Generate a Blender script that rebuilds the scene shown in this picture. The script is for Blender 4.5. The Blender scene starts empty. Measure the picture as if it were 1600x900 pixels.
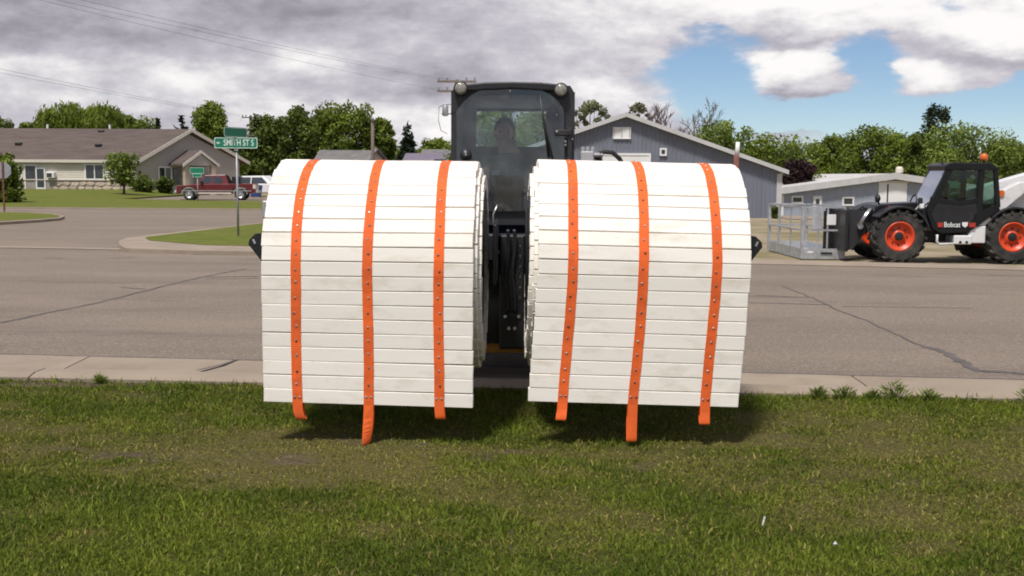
import bpy, bmesh, math, random
import numpy as np
from mathutils import Matrix, Vector, Euler
R = math.radians
PI = math.pi
random.seed(7)
rng = np.random.default_rng(11)
S = bpy.context.scene
COL = S.collection

# ------------------------------------------------------------------ camera
FOC = 1716.0                       # focal length in pixels of the 1600 px photograph
CAM = Vector((0.0, 0.0, 1.45))
PITCH = math.atan(175.0 / FOC)
ROLL = R(0.30)
MC = Matrix.Rotation(PI / 2 - PITCH, 3, 'X') @ Matrix.Rotation(ROLL, 3, 'Z')
cd = bpy.data.cameras.new('camera')
cd.sensor_width = 36.0
cd.lens = 36.0 * FOC / 1600.0
cd.clip_start = 0.05
cd.clip_end = 6000
cam = bpy.data.objects.new('camera', cd)
COL.objects.link(cam)
cam.matrix_world = Matrix.Translation(CAM) @ MC.to_4x4()
S.camera = cam

# ------------------------------------------------------------------ exposure
S.view_settings.view_transform = 'Standard'
S.view_settings.look = 'None'
S.view_settings.exposure = 0.15
S.view_settings.gamma = 1.0
S.view_settings.use_curve_mapping = False
S.cycles.max_bounces = 8
S.cycles.transparent_max_bounces = 12
S.cycles.use_denoising = True
S.cycles.use_adaptive_sampling = True
S.cycles.adaptive_threshold = .03
S.cycles.filter_width = 1.9

# ------------------------------------------------------------------ world: daylight sky with broken cloud
SUN_EL, SUN_AZ = R(62), R(204)      # azimuth clockwise from +Y
W = bpy.data.worlds.new('World')
S.world = W
W.use_nodes = True
W.cycles.sampling_method = 'MANUAL'
W.cycles.sample_map_resolution = 256
nt = W.node_tree
N, L = nt.nodes, nt.links
N.clear()


def nd(t, **k):
    n = N.new(t)
    for a, b in k.items():
        setattr(n, a, b)
    return n


def val(x, inp):
    if isinstance(x, (int, float)):
        inp.default_value = x
    else:
        L.new(x, inp)


def mth(op, a, b=None, c=None, clamp=False):
    n = nd('ShaderNodeMath', operation=op, use_clamp=clamp)
    val(a, n.inputs[0])
    if b is not None:
        val(b, n.inputs[1])
    if c is not None:
        val(c, n.inputs[2])
    return n.outputs[0]


def smooth(x, a, b):
    n = nd('ShaderNodeMapRange', interpolation_type='SMOOTHSTEP')
    val(x, n.inputs[0])
    n.inputs[1].default_value = a
    n.inputs[2].default_value = b
    return n.outputs[0]


def mixc(f, a, b):
    n = nd('ShaderNodeMix', data_type='RGBA')
    val(f, n.inputs[0])
    for x, i in ((a, 6), (b, 7)):
        if isinstance(x, tuple):
            n.inputs[i].default_value = (*x, 1)
        else:
            L.new(x, n.inputs[i])
    return n.outputs[2]


tc = nd('ShaderNodeTexCoord').outputs['Generated']
sx = nd('ShaderNodeSeparateXYZ')
L.new(tc, sx.inputs[0])
AZ = mth('MULTIPLY', mth('ARCTAN2', sx.outputs[0], sx.outputs[1]), 180 / PI)
EL = mth('MULTIPLY', mth('ARCSINE', sx.outputs[2]), 180 / PI)
mp = nd('ShaderNodeMapping')
mp.inputs['Scale'].default_value = (1, 1, 2.3)
L.new(tc, mp.inputs[0])


def noise(scale, detail, rough, loc=(0, 0, 0), vec=None):
    m = nd('ShaderNodeMapping')
    m.inputs['Location'].default_value = loc
    L.new(vec or mp.outputs[0], m.inputs[0])
    n = nd('ShaderNodeTexNoise')
    n.inputs['Scale'].default_value = scale
    n.inputs['Detail'].default_value = detail
    n.inputs['Roughness'].default_value = rough
    L.new(m.outputs[0], n.inputs['Vector'])
    return n.outputs['Fac']


# warp the angles a little so that cloud edges are ragged
wz = mth('ADD', AZ, mth('MULTIPLY', mth('SUBTRACT', noise(14, 4, .55, (3, 1, 2)), .5), 4.6))
we = mth('ADD', EL, mth('MULTIPLY', mth('SUBTRACT', noise(16, 4, .55, (8, 4, 5)), .5), 2.6))


cvec = nd('ShaderNodeCombineXYZ')
L.new(wz, cvec.inputs[0])
L.new(we, cvec.inputs[1])


def field(blobs):
    """sum of soft patches given by centre, half size (photo pixels turned into angles) and strength"""
    out = 0.0
    k = 57.2958 / FOC
    for px, py, rx, ry, amp in blobs:
        v = nd('ShaderNodeVectorMath', operation='MULTIPLY_ADD')
        L.new(cvec.outputs[0], v.inputs[0])
        v.inputs[1].default_value = (1 / (rx * k), 1 / (ry * k), 0)
        v.inputs[2].default_value = (-(px - 800) / rx, -(275 - py) / ry, 0)
        d = nd('ShaderNodeVectorMath', operation='DOT_PRODUCT')
        L.new(v.outputs[0], d.inputs[0])
        L.new(v.outputs[0], d.inputs[1])
        out = mth('MULTIPLY_ADD', mth('POWER', .3679, d.outputs['Value']), amp, out)
    return out


cover = field([(1115, 115, 85, 70, -.80), (1175, 185, 150, 24, -.45), (1330, 110, 42, 46, -.80), (1320, 185, 140, 26, -.60), (1470, 205, 210, 34, -.80),
               (1590, 190, 90, 40, -.6), (1500, 150, 90, 12, -.35), (1590, 125, 60, 22, -.55), (1012, 4, 20, 14, -.6), (1425, 30, 40, 14, -.35), (190, 153, 22, 6, -.35),
               (1230, 28, 220, 46, .60), (1222, 120, 78, 34, .75), (1395, 134, 56, 20, .70), (1510, 78, 120, 40, .65),
               (1560, 120, 90, 10, .35), (1260, 216, 110, 8, .30), (1030, 200, 70, 34, .30), (380, 90, 560, 210, .45), (850, 60, 150, 130, .40)])
base_n = noise(5.0, 6, .52, (1.7, 4.2, .6))
puff = mth('SUBTRACT', noise(26, 7, .62, (2, 7, 3)), .5)
dens = mth('ADD', mth('MULTIPLY_ADD', puff, .75, mth('MULTIPLY', mth('SUBTRACT', base_n, .5), .8)), mth('ADD', cover, .24))
mask = smooth(dens, -.06, .40)
bright = field([(1250, 8, 260, 40, .80), (1225, 106, 78, 24, .55), (1400, 128, 56, 18, .50), (1510, 60, 120, 34, .60), (900, 45, 150, 50, .20),
                (330, 135, 90, 24, .28), (300, 172, 260, 20, .26), (60, 130, 110, 24, .28), (560, 185, 130, 24, .32), (640, 62, 60, 18, .18),
                (500, 105, 50, 24, .28), (990, 150, 90, 40, .22), (700, 205, 80, 30, .32), (925, 140, 50, 20, .25),
                (500, 16, 150, 30, -.34), (170, 75, 190, 32, -.34), (60, 26, 140, 20, -.24), (660, 128, 90, 22, -.20), (1180, 74, 170, 9, -.25),
                (1230, 150, 70, 8, -.30), (1500, 108, 90, 8, -.22), (1260, 208, 120, 12, -.12)])
fine = mth('ADD', mth('MULTIPLY', mth('SUBTRACT', noise(9, 6, .52, (5, 2, 9)), .5), .80), mth('MULTIPLY', mth('SUBTRACT', base_n, .5), -.5))
fine = mth('MULTIPLY_ADD', puff, .75, fine)
lum = mth('ADD', mth('ADD', bright, .42), fine, clamp=True)
ccol = mixc(smooth(lum, 0.0, .5), (.300, .285, .330), (.53, .505, .565))
ccol = mixc(smooth(lum, .38, .98), ccol, (.98, .955, .945))
sky = nd('ShaderNodeTexSky', sky_type='NISHITA', sun_disc=False, sun_elevation=SUN_EL, sun_rotation=SUN_AZ)
sky.altitude = 2500
sky.air_density, sky.dust_density, sky.ozone_density = 1.0, .7, 3.0
b1 = nd('ShaderNodeBackground')
b1.inputs[1].default_value = 0.088
L.new(sky.outputs[0], b1.inputs[0])
b2 = nd('ShaderNodeBackground')
L.new(ccol, b2.inputs[0])
b2.inputs[1].default_value = 0.92
mx = nd('ShaderNodeMixShader')
L.new(mask, mx.inputs[0])
L.new(b1.outputs[0], mx.inputs[1])
L.new(b2.outputs[0], mx.inputs[2])
wo = nd('ShaderNodeOutputWorld')
L.new(mx.outputs[0], wo.inputs[0])

# ------------------------------------------------------------------ sun
sd = bpy.data.lights.new('sun', 'SUN')
sd.energy = 3.8
sd.angle = R(9.0)
sd.color = (1.0, .965, .91)
sun = bpy.data.objects.new('sun', sd)
COL.objects.link(sun)
tosun = Vector((math.sin(SUN_AZ) * math.cos(SUN_EL), math.cos(SUN_AZ) * math.cos(SUN_EL), math.sin(SUN_EL)))
sun.rotation_euler = tosun.to_track_quat('Z', 'Y').to_euler()
sun.location = (-20, -20, 60)


# ------------------------------------------------------------------ photograph geometry helpers
def ray(px, py):
    return MC @ Vector(((px - 800.0) / FOC, -(py - 450.0) / FOC, -1.0))


def G(px, py, z):
    """point of the level z seen at a pixel"""
    d = ray(px, py)
    return CAM + d * ((z - CAM.z) / d.z)


def P(px, py, y):
    """point at distance y seen at a pixel"""
    d = ray(px, py)
    return CAM + d * (y / d.y)


# ------------------------------------------------------------------ materials
def nodes_of(name):
    m = bpy.data.materials.new(name)
    m.use_nodes = True
    t = m.node_tree
    return m, t, t.nodes['Principled BSDF']


def mat(name, col, rough=.6, metal=0.0, var=.0, vs=3.0, vsc=(1, 1, 1), dirt=None, ds=2.0, damt=(.5, .75), dsc=None, bump=0.0, bs=40.0, bsc=None,
        rnd=0.0, spec=.5, coat=0.0):
    m, t, b = nodes_of(name)
    n, l = t.nodes, t.links
    b.inputs['Roughness'].default_value = rough
    b.inputs['Metallic'].default_value = metal
    b.inputs['Specular IOR Level'].default_value = spec
    if coat:
        b.inputs['Coat Weight'].default_value = coat
    tcn = n.new('ShaderNodeTexCoord')
    oi = n.new('ShaderNodeObjectInfo')
    off = n.new('ShaderNodeVectorMath')
    off.operation = 'MULTIPLY_ADD'
    l.new(oi.outputs['Random'], off.inputs[0])
    off.inputs[1].default_value = (37, 91, 53)
    l.new(tcn.outputs['Object'], off.inputs[2])
    vec = off.outputs[0]

    def nz(scale, sc=(1, 1, 1), detail=6, r=.6):
        mpp = n.new('ShaderNodeMapping')
        mpp.inputs['Scale'].default_value = sc
        l.new(vec, mpp.inputs[0])
        q = n.new('ShaderNodeTexNoise')
        q.inputs['Scale'].default_value = scale
        q.inputs['Detail'].default_value = detail
        q.inputs['Roughness'].default_value = r
        l.new(mpp.outputs[0], q.inputs['Vector'])
        return q.outputs['Fac']

    def mix(f, a, c):
        x = n.new('ShaderNodeMix')
        x.data_type = 'RGBA'
        if isinstance(f, float):
            x.inputs[0].default_value = f
        else:
            l.new(f, x.inputs[0])
        for u, i in ((a, 6), (c, 7)):
            if isinstance(u, tuple):
                x.inputs[i].default_value = (*u, 1)
            else:
                l.new(u, x.inputs[i])
        return x.outputs[2]

    cur = col
    if var:
        rm = n.new('ShaderNodeMapRange')
        l.new(nz(vs, vsc), rm.inputs[0])
        rm.inputs[1].default_value, rm.inputs[2].default_value = .3, .7
        cur = mix(rm.outputs[0], tuple(max(0, c * (1 - var)) for c in col), tuple(min(1, c * (1 + var)) for c in col))
    if rnd:
        rm = n.new('ShaderNodeMapRange')
        l.new(oi.outputs['Random'], rm.inputs[0])
        rm.inputs[3].default_value, rm.inputs[4].default_value = 1 - rnd, 1 + rnd
        vm = n.new('ShaderNodeVectorMath')
        vm.operation = 'SCALE'
        if isinstance(cur, tuple):
            vm.inputs[0].default_value = cur
        else:
            l.new(cur, vm.inputs[0])
        l.new(rm.outputs[0], vm.inputs['Scale'])
        cur = vm.outputs[0]
    if dirt:
        rm = n.new('ShaderNodeMapRange')
        l.new(nz(ds, dsc or vsc, 9, .68), rm.inputs[0])
        rm.inputs[1].default_value, rm.inputs[2].default_value = damt
        rm.inputs[4].default_value = .85
        cur = mix(rm.outputs[0], cur, dirt)
    if isinstance(cur, tuple):
        b.inputs['Base Color'].default_value = (*cur, 1)
    else:
        l.new(cur, b.inputs['Base Color'])
    if bump:
        bm_ = n.new('ShaderNodeBump')
        bm_.inputs['Strength'].default_value = 1.0
        bm_.inputs['Distance'].default_value = bump
        l.new(nz(bs, bsc or (1, 1, 1), 8, .65), bm_.inputs['Height'])
        l.new(bm_.outputs[0], b.inputs['Normal'])
    return m


def glass_mat(name, tint=(.75, .8, .8), refl=.10, rough=.02, thru=.85, dust=(.0, .08)):
    """thin pane: clear, a little mirror-like and dusty in patches"""
    m, t, b = nodes_of(name)
    n, l = t.nodes, t.links
    n.remove(b)
    tr = n.new('ShaderNodeBsdfTransparent')
    tr.inputs[0].default_value = (*[c * thru for c in tint], 1)
    gl = n.new('ShaderNodeBsdfGlossy')
    gl.inputs['Roughness'].default_value = rough
    fr = n.new('ShaderNodeFresnel')
    fr.inputs[0].default_value = 1.5
    ad = n.new('ShaderNodeMath')
    ad.inputs[1].default_value = refl
    l.new(fr.outputs[0], ad.inputs[0])
    x = n.new('ShaderNodeMixShader')
    l.new(ad.outputs[0], x.inputs[0])
    l.new(tr.outputs[0], x.inputs[1])
    l.new(gl.outputs[0], x.inputs[2])
    tcn = n.new('ShaderNodeTexCoord')
    nz = n.new('ShaderNodeTexNoise')
    nz.inputs['Scale'].default_value = 5.5
    nz.inputs['Detail'].default_value = 7
    nz.inputs['Roughness'].default_value = .65
    l.new(tcn.outputs['Object'], nz.inputs[0])
    mr = n.new('ShaderNodeMapRange')
    l.new(nz.outputs[0], mr.inputs[0])
    mr.inputs[1].default_value, mr.inputs[2].default_value = .35, .7
    mr.inputs[3].default_value, mr.inputs[4].default_value = dust
    df = n.new('ShaderNodeBsdfDiffuse')
    df.inputs[0].default_value = (.55, .57, .60, 1)
    y = n.new('ShaderNodeMixShader')
    l.new(mr.outputs[0], y.inputs[0])
    l.new(x.outputs[0], y.inputs[1])
    l.new(df.outputs[0], y.inputs[2])
    l.new(y.outputs[0], n['Material Output'].inputs[0])
    return m


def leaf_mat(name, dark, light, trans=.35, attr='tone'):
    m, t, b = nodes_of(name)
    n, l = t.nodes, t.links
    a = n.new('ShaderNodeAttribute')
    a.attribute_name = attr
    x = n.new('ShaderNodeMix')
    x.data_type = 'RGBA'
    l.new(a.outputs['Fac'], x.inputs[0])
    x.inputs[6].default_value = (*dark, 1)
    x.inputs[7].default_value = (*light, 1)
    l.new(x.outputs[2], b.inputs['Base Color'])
    b.inputs['Roughness'].default_value = .6
    b.inputs['Specular IOR Level'].default_value = .25
    tl = n.new('ShaderNodeBsdfTranslucent')
    l.new(x.outputs[2], tl.inputs[0])
    ms = n.new('ShaderNodeMixShader')
    ms.inputs[0].default_value = trans
    l.new(b.outputs[0], ms.inputs[1])
    l.new(tl.outputs[0], ms.inputs[2])
    l.new(ms.outputs[0], n['Material Output'].inputs[0])
    return m


M = {}
M['plank'] = mat('plank', (.87, .815, .735), .55, var=.04, vs=2.2, vsc=(.6, 5, 5), dirt=(.52, .45, .31), ds=3.6, dsc=(.9, 2, 2.2), damt=(.52, .84), bump=.0006, bs=9, bsc=(1, 22, 22), rnd=.035)
M['strap'] = mat('strap', (.78, .122, .016), .8, var=.18, vs=5, dirt=(.36, .055, .02), ds=7, damt=(.52, .85), bump=.0008, bs=260)
M['screw'] = mat('screw', (.42, .38, .34), .45, .7, dirt=(.10, .05, .03), ds=14, damt=(.46, .54))
M['black'] = mat('black_paint', (.016, .016, .018), .42, var=.35, vs=3, dirt=(.06, .055, .05), ds=3, damt=(.55, .9))
M['cabblack'] = mat('cab_paint', (.024, .024, .026), .5, var=.25, vs=2.5, dirt=(.07, .066, .06), ds=3, damt=(.58, .95), bump=.0004, bs=200)
M['dulltrim'] = mat('dull_white_trim', (.52, .51, .50), .5, var=.08, vs=1.2, dirt=(.36, .34, .31), ds=1.5, damt=(.5, .9))
M['rubber'] = mat('rubber', (.024, .023, .022), .85, var=.3, vs=4, dirt=(.13, .11, .085), ds=3, damt=(.48, .8), bump=.002, bs=30)
M['steel'] = mat('galvanised', (.50, .51, .53), .45, .55, var=.22, vs=7, dirt=(.30, .30, .31), ds=5, damt=(.5, .85))
M['silver'] = mat('silver', (.6, .6, .6), .32, .9, var=.15, vs=9)
M['white'] = mat('white_paint', (.76, .755, .74), .45, var=.05, vs=1.2, dirt=(.45, .42, .38), ds=1.5, damt=(.6, .95))
M['machwhite'] = mat('machine_white', (.72, .71, .70), .35, var=.05, vs=2, dirt=(.40, .36, .31), ds=2.5, damt=(.55, .95), coat=.3)
M['orange'] = mat('rim_orange', (.66, .062, .014), .4, var=.12, vs=4, dirt=(.20, .09, .06), ds=5, damt=(.5, .8))
M['amber'] = mat('amber', (.62, .13, .02), .3)
M['yellow'] = mat('yellow_orange', (.55, .24, .03), .5, var=.2, vs=5, dirt=(.12, .08, .05), ds=3)
M['navy'] = mat('navy_cloth', (.030, .048, .095), .9, var=.2, vs=8, bump=.003, bs=14)
M['trousers'] = mat('trousers', (.05, .045, .04), .9, var=.2, vs=8)
M['skin'] = mat('skin', (.50, .27, .19), .55, var=.10, vs=14)
M['hair'] = mat('hair', (.035, .027, .022), .7, var=.3, vs=30)
M['patch'] = mat('patch', (.30, .46, .58), .8, var=.15, vs=25)
M['glass'] = glass_mat('cab_glass', (.88, .93, .94), .02, .03, .95, (.0, .02))
M['greenglass'] = glass_mat('tinted_glass', (.50, .68, .60), .01, .03, .90, (.0, .02))
M['dustyglass'] = glass_mat('windshield_glass', (.88, .94, .96), .015, .03, .97, (.012, .10))
M['machblack'] = mat('machine_black', (.010, .010, .011), .32, var=.2, vs=3, dirt=(.030, .028, .024), ds=3, damt=(.6, 1.0), spec=.35)
M['winglass'] = mat('window_glass', (.035, .042, .05), .06, spec=.9, var=.5, vs=.7)
M['lens'] = mat('lens', (.24, .23, .19), .18, var=.25, vs=40, coat=.6)
M['siding'] = mat('metal_siding', (.172, .184, .228), .55, var=.06, vs=.6, vsc=(1, 1, .15), dirt=(.12, .12, .14), ds=.5, damt=(.5, .9))
M['siding2'] = mat('painted_siding', (.32, .355, .415), .6, var=.07, vs=.5, dirt=(.15, .165, .2), ds=.6, damt=(.5, .9))
M['roofwhite'] = mat('roof_metal', (.62, .60, .58), .45, var=.1, vs=.5, dirt=(.38, .33, .30), ds=.4, damt=(.45, .8))
M['shingle'] = mat('shingle', (.105, .078, .068), .9, var=.22, vs=1.6, vsc=(.4, 2.2, 2.2), dirt=(.075, .056, .05), ds=.5, damt=(.45, .8), bump=.02, bs=8)
M['shingle2'] = mat('grey_shingle', (.16, .15, .145), .9, var=.2, vs=1.6, bump=.02, bs=6)
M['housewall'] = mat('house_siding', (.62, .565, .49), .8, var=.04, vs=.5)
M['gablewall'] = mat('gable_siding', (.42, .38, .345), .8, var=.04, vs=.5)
M['stone'] = mat('stone', (.52, .42, .33), .85, var=.25, vs=2, rnd=.22, bump=.02, bs=8)
M['mortar'] = mat('mortar', (.30, .27, .24), .9, var=.1, vs=3)
M['trim'] = mat('trim', (.62, .57, .49), .6, var=.05, vs=1)
M['concrete'] = mat('concrete', (.29, .232, .175), .85, var=.12, vs=.9, dirt=(.19, .145, .10), ds=1.6, damt=(.48, .80), bump=.003, bs=60)
M['signgreen'] = mat('sign_green', (.010, .185, .105), .45, var=.08, vs=5)
M['signwhite'] = mat('sign_white', (.72, .78, .74), .5)
M['zinc'] = mat('post_zinc', (.33, .34, .35), .5, .4, var=.12, vs=6)
M['wood'] = mat('pole_wood', (.17, .135, .11), .9, var=.2, vs=2, vsc=(6, 6, .6))
M['wire'] = mat('wire', (.05, .05, .055), .6)
M['red'] = mat('red_paint', (.125, .010, .015), .3, var=.08, vs=2, coat=.5)
M['bluepaint'] = mat('blue_plastic', (.03, .06, .22), .5, var=.1, vs=3)
M['purple'] = mat('purple_roof', (.16, .135, .175), .7, var=.1, vs=1)
M['rust'] = mat('rust', (.16, .06, .045), .85, var=.4, vs=8)
M['bark'] = mat('bark', (.085, .066, .05), .95, var=.3, vs=3, vsc=(4, 4, .8))
M['bareb'] = mat('bare_branch', (.20, .155, .16), .95, var=.2, vs=3)
M['tar'] = mat('tar', (.105, .088, .082), .8, var=.3, vs=3)
M['litter'] = mat('litter', (.60, .59, .56), .7)
M['redtrim'] = mat('red_stripe', (.42, .035, .022), .45)
LEAVES = {
    'mid': leaf_mat('leaf_mid', (.050, .074, .010), (.225, .290, .034)),
    'dark': leaf_mat('leaf_dark', (.036, .056, .010), (.155, .205, .032)),
    'light': leaf_mat('leaf_light', (.075, .11, .018), (.26, .33, .06)),
    'pine': leaf_mat('leaf_pine', (.012, .021, .010), (.038, .058, .022), .1),
    'sparse': leaf_mat('leaf_sparse', (.13, .135, .065), (.28, .295, .15)),
    'plum': leaf_mat('leaf_plum', (.020, .010, .010), (.060, .028, .028)),
    'weed': leaf_mat('leaf_weed', (.09, .13, .02), (.24, .29, .06)),
}


# ------------------------------------------------------------------ mesh helpers
class MB:
    def __init__(s):
        s.v, s.f = [], []

    def add(s, vs, fs):
        o = len(s.v)
        s.v += [tuple(x) for x in vs]
        s.f += [tuple(i + o for i in f) for f in fs]
        return s

    def box(s, x0, x1, y0, y1, z0, z1, m=None):
        vs = [Vector(p) for p in ((x0, y0, z0), (x1, y0, z0), (x1, y1, z0), (x0, y1, z0), (x0, y0, z1), (x1, y0, z1), (x1, y1, z1), (x0, y1, z1))]
        if m:
            vs = [m @ p for p in vs]
        return s.add(vs, ((0, 3, 2, 1), (4, 5, 6, 7), (0, 1, 5, 4), (1, 2, 6, 5), (2, 3, 7, 6), (3, 0, 4, 7)))

    def bbox(s, x0, x1, y0, y1, z0, z1, b=.01, m=None):
        """box with chamfered edges"""
        bm = bmesh.new()
        r = bmesh.ops.create_cube(bm, size=1)
        for v in bm.verts:
            v.co = Vector(((x0 + x1) / 2 + v.co.x * (x1 - x0), (y0 + y1) / 2 + v.co.y * (y1 - y0), (z0 + z1) / 2 + v.co.z * (z1 - z0)))
        bmesh.ops.bevel(bm, geom=bm.edges[:], offset=b, segments=1, profile=.5, affect='EDGES')
        bm.verts.index_update()
        vs = [m @ v.co if m else v.co.copy() for v in bm.verts]
        fs = [tuple(v.index for v in f.verts) for f in bm.faces]
        bm.free()
        return s.add(vs, fs)

    def beam(s, a, b, w, h, up=(0, 0, 1)):
        """rectangular bar from a to b"""
        a, b = Vector(a), Vector(b)
        d = (b - a).normalized()
        u = Vector(up)
        if abs(d.dot(u)) > .98:
            u = Vector((0, 1, 0))
        sd_ = d.cross(u).normalized() * (w / 2)
        u = sd_.cross(d).normalized() * (h / 2)
        vs = [a - sd_ - u, a + sd_ - u, a + sd_ + u, a - sd_ + u, b - sd_ - u, b + sd_ - u, b + sd_ + u, b - sd_ + u]
        return s.add(vs, ((0, 1, 2, 3), (7, 6, 5, 4), (0, 4, 5, 1), (1, 5, 6, 2), (2, 6, 7, 3), (3, 7, 4, 0)))

    def tube(s, pts, r, seg=8, cap=True):
        pts = [Vector(p) for p in pts]
        n = len(pts)
        rs = r if isinstance(r, (list, tuple)) else [r] * n
        o = len(s.v)
        for i, p in enumerate(pts):
            d = (pts[min(i + 1, n - 1)] - pts[max(i - 1, 0)]).normalized()
            u = d.cross(Vector((0, 0, 1)))
            if u.length < .05:
                u = d.cross(Vector((0, 1, 0)))
            u.normalize()
            w = d.cross(u)
            for k in range(seg):
                a = 2 * PI * k / seg
                s.v.append(tuple(p + (u * math.cos(a) + w * math.sin(a)) * rs[i]))
        for i in range(n - 1):
            for k in range(seg):
                k2 = (k + 1) % seg
                s.f.append((o + i * seg + k, o + i * seg + k2, o + (i + 1) * seg + k2, o + (i + 1) * seg + k))
        if cap:
            s.f.append(tuple(o + k for k in range(seg))[::-1])
            s.f.append(tuple(o + (n - 1) * seg + k for k in range(seg)))
        return s

    def prism(s, poly, axis, a, b):
        """extrude a polygon: axis 'x' takes (y,z), 'y' takes (x,z), 'z' takes (x,y)"""
        def pt(p, t):
            return {'x': (t, p[0], p[1]), 'y': (p[0], t, p[1]), 'z': (p[0], p[1], t)}[axis]
        n = len(poly)
        vs = [pt(p, a) for p in poly] + [pt(p, b) for p in poly]
        fs = [tuple(range(n))[::-1], tuple(range(n, 2 * n))] + [(i, (i + 1) % n, n + (i + 1) % n, n + i) for i in range(n)]
        return s.add(vs, fs)

    def ringplate(s, outer, inner, axis, a, b):
        """plate with a hole; outer and inner have the same number of points"""
        def pt(p, t):
            return {'x': (t, p[0], p[1]), 'y': (p[0], t, p[1]), 'z': (p[0], p[1], t)}[axis]
        n = len(outer)
        vs = [pt(p, a) for p in outer] + [pt(p, a) for p in inner] + [pt(p, b) for p in outer] + [pt(p, b) for p in inner]
        fs = []
        for i in range(n):
            j = (i + 1) % n
            fs += [(i, j, n + j, n + i), (2 * n + j, 2 * n + i, 3 * n + i, 3 * n + j), (j, i, 2 * n + i, 2 * n + j), (n + i, n + j, 3 * n + j, 3 * n + i)]
        return s.add(vs, fs)

    def lathe(s, prof, axis, c, seg=24, cap=True):
        """prof: (radius, along) pairs, revolved round axis through c"""
        c = Vector(c)
        o = len(s.v)
        for r, h in prof:
            for k in range(seg):
                a = 2 * PI * k / seg
                q = (r * math.cos(a), r * math.sin(a))
                p = {'x': (h, q[0], q[1]), 'y': (q[0], h, q[1]), 'z': (q[0], q[1], h)}[axis]
                s.v.append(tuple(c + Vector(p)))
        n = len(prof)
        for i in range(n - 1):
            for k in range(seg):
                k2 = (k + 1) % seg
                s.f.append((o + i * seg + k, o + i * seg + k2, o + (i + 1) * seg + k2, o + (i + 1) * seg + k))
        if cap:
            s.f.append(tuple(o + k for k in range(seg))[::-1])
            s.f.append(tuple(o + (n - 1) * seg + k for k in range(seg)))
        return s

    def mesh(s, name, m=None, smooth_=False):
        me = bpy.data.meshes.new(name)
        me.from_pydata(s.v, [], s.f)
        bm = bmesh.new()
        bm.from_mesh(me)
        bmesh.ops.recalc_face_normals(bm, faces=bm.faces)
        bm.to_mesh(me)
        bm.free()
        if m:
            me.materials.append(M[m] if isinstance(m, str) else m)
        if smooth_:
            me.polygons.foreach_set('use_smooth', [True] * len(me.polygons))
        return me

    def build(s, name, m, parent=None, smooth_=False, bevel=0, loc=None):
        o = bpy.data.objects.new(name, s.mesh(name, m, smooth_))
        COL.objects.link(o)
        if parent is not None:
            o.parent = parent
        if loc is not None:
            o.location = loc
        if bevel:
            md = o.modifiers.new('bevel', 'BEVEL')
            md.width = bevel
            md.segments = 2
            md.limit_method = 'ANGLE'
            md.angle_limit = R(35)
        return o


def tag(o, label=None, cat=None, group=None, kind=None):
    if label:
        o['label'] = label
    if cat:
        o['category'] = cat
    if group:
        o['group'] = group
    if kind:
        o['kind'] = kind
    return o


def empty(name, loc=(0, 0, 0), rz=0.0):
    o = bpy.data.objects.new(name, None)
    o.empty_display_size = .2
    COL.objects.link(o)
    o.location = loc
    o.rotation_euler = (0, 0, rz)
    return o


def link(name, me, parent=None, loc=(0, 0, 0), rot=(0, 0, 0)):
    o = bpy.data.objects.new(name, me)
    COL.objects.link(o)
    o.parent = parent
    o.location = loc
    o.rotation_euler = rot
    return o


def text_part(name, body, size, m, parent, loc, rot, xscale=1.0, bold=0.0, align='CENTER', width=None):
    cu = bpy.data.curves.new(name, 'FONT')
    cu.body = body
    cu.size = size
    cu.align_x = align
    cu.align_y = 'CENTER'
    cu.extrude = .002
    cu.offset = bold
    t = bpy.data.objects.new(name, cu)
    COL.objects.link(t)
    me = bpy.data.meshes.new_from_object(t.evaluated_get(bpy.context.evaluated_depsgraph_get()))
    bpy.data.objects.remove(t)
    me.materials.clear()
    me.materials.append(M[m])
    xx = [v.co.x for v in me.vertices]
    if width:
        xscale = width / (max(xx) - min(xx))
    o = link(name, me, parent, loc, rot)
    o.scale = (xscale, 1, 1)
    return o


def vnoise(x, y, seed=0):
    """smooth value noise for arrays"""
    r = np.random.default_rng(seed).random((256, 256))
    xi, yi = np.floor(x).astype(int), np.floor(y).astype(int)
    fx, fy = x - xi, y - yi
    fx, fy = fx * fx * (3 - 2 * fx), fy * fy * (3 - 2 * fy)
    a, b = r[xi & 255, yi & 255], r[(xi + 1) & 255, yi & 255]
    c, d = r[xi & 255, (yi + 1) & 255], r[(xi + 1) & 255, (yi + 1) & 255]
    return (a * (1 - fx) + b * fx) * (1 - fy) + (c * (1 - fx) + d * fx) * fy


def fbm(x, y, seed=0, o=4):
    s_, a, t = 0, .5, 0
    for i in range(o):
        s_ = s_ + a * vnoise(x * 2 ** i, y * 2 ** i, seed + i)
        t += a
        a *= .55
    return s_ / t


def ss(x, a, b):
    t = np.clip((x - a) / (b - a), 0, 1)
    return t * t * (3 - 2 * t)

# ================================================================== THE GROUND
# ground sheet to the horizon; falls away gently to the right behind the gravel lot
def terr(x, y):
    x, y = np.asarray(x, float), np.asarray(y, float)
    drop = np.interp(y, [26, 60, 85, 2000], [0, .42, 1.17, 1.25])
    return -.345 - drop * ss(x, -4, 6)


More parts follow.
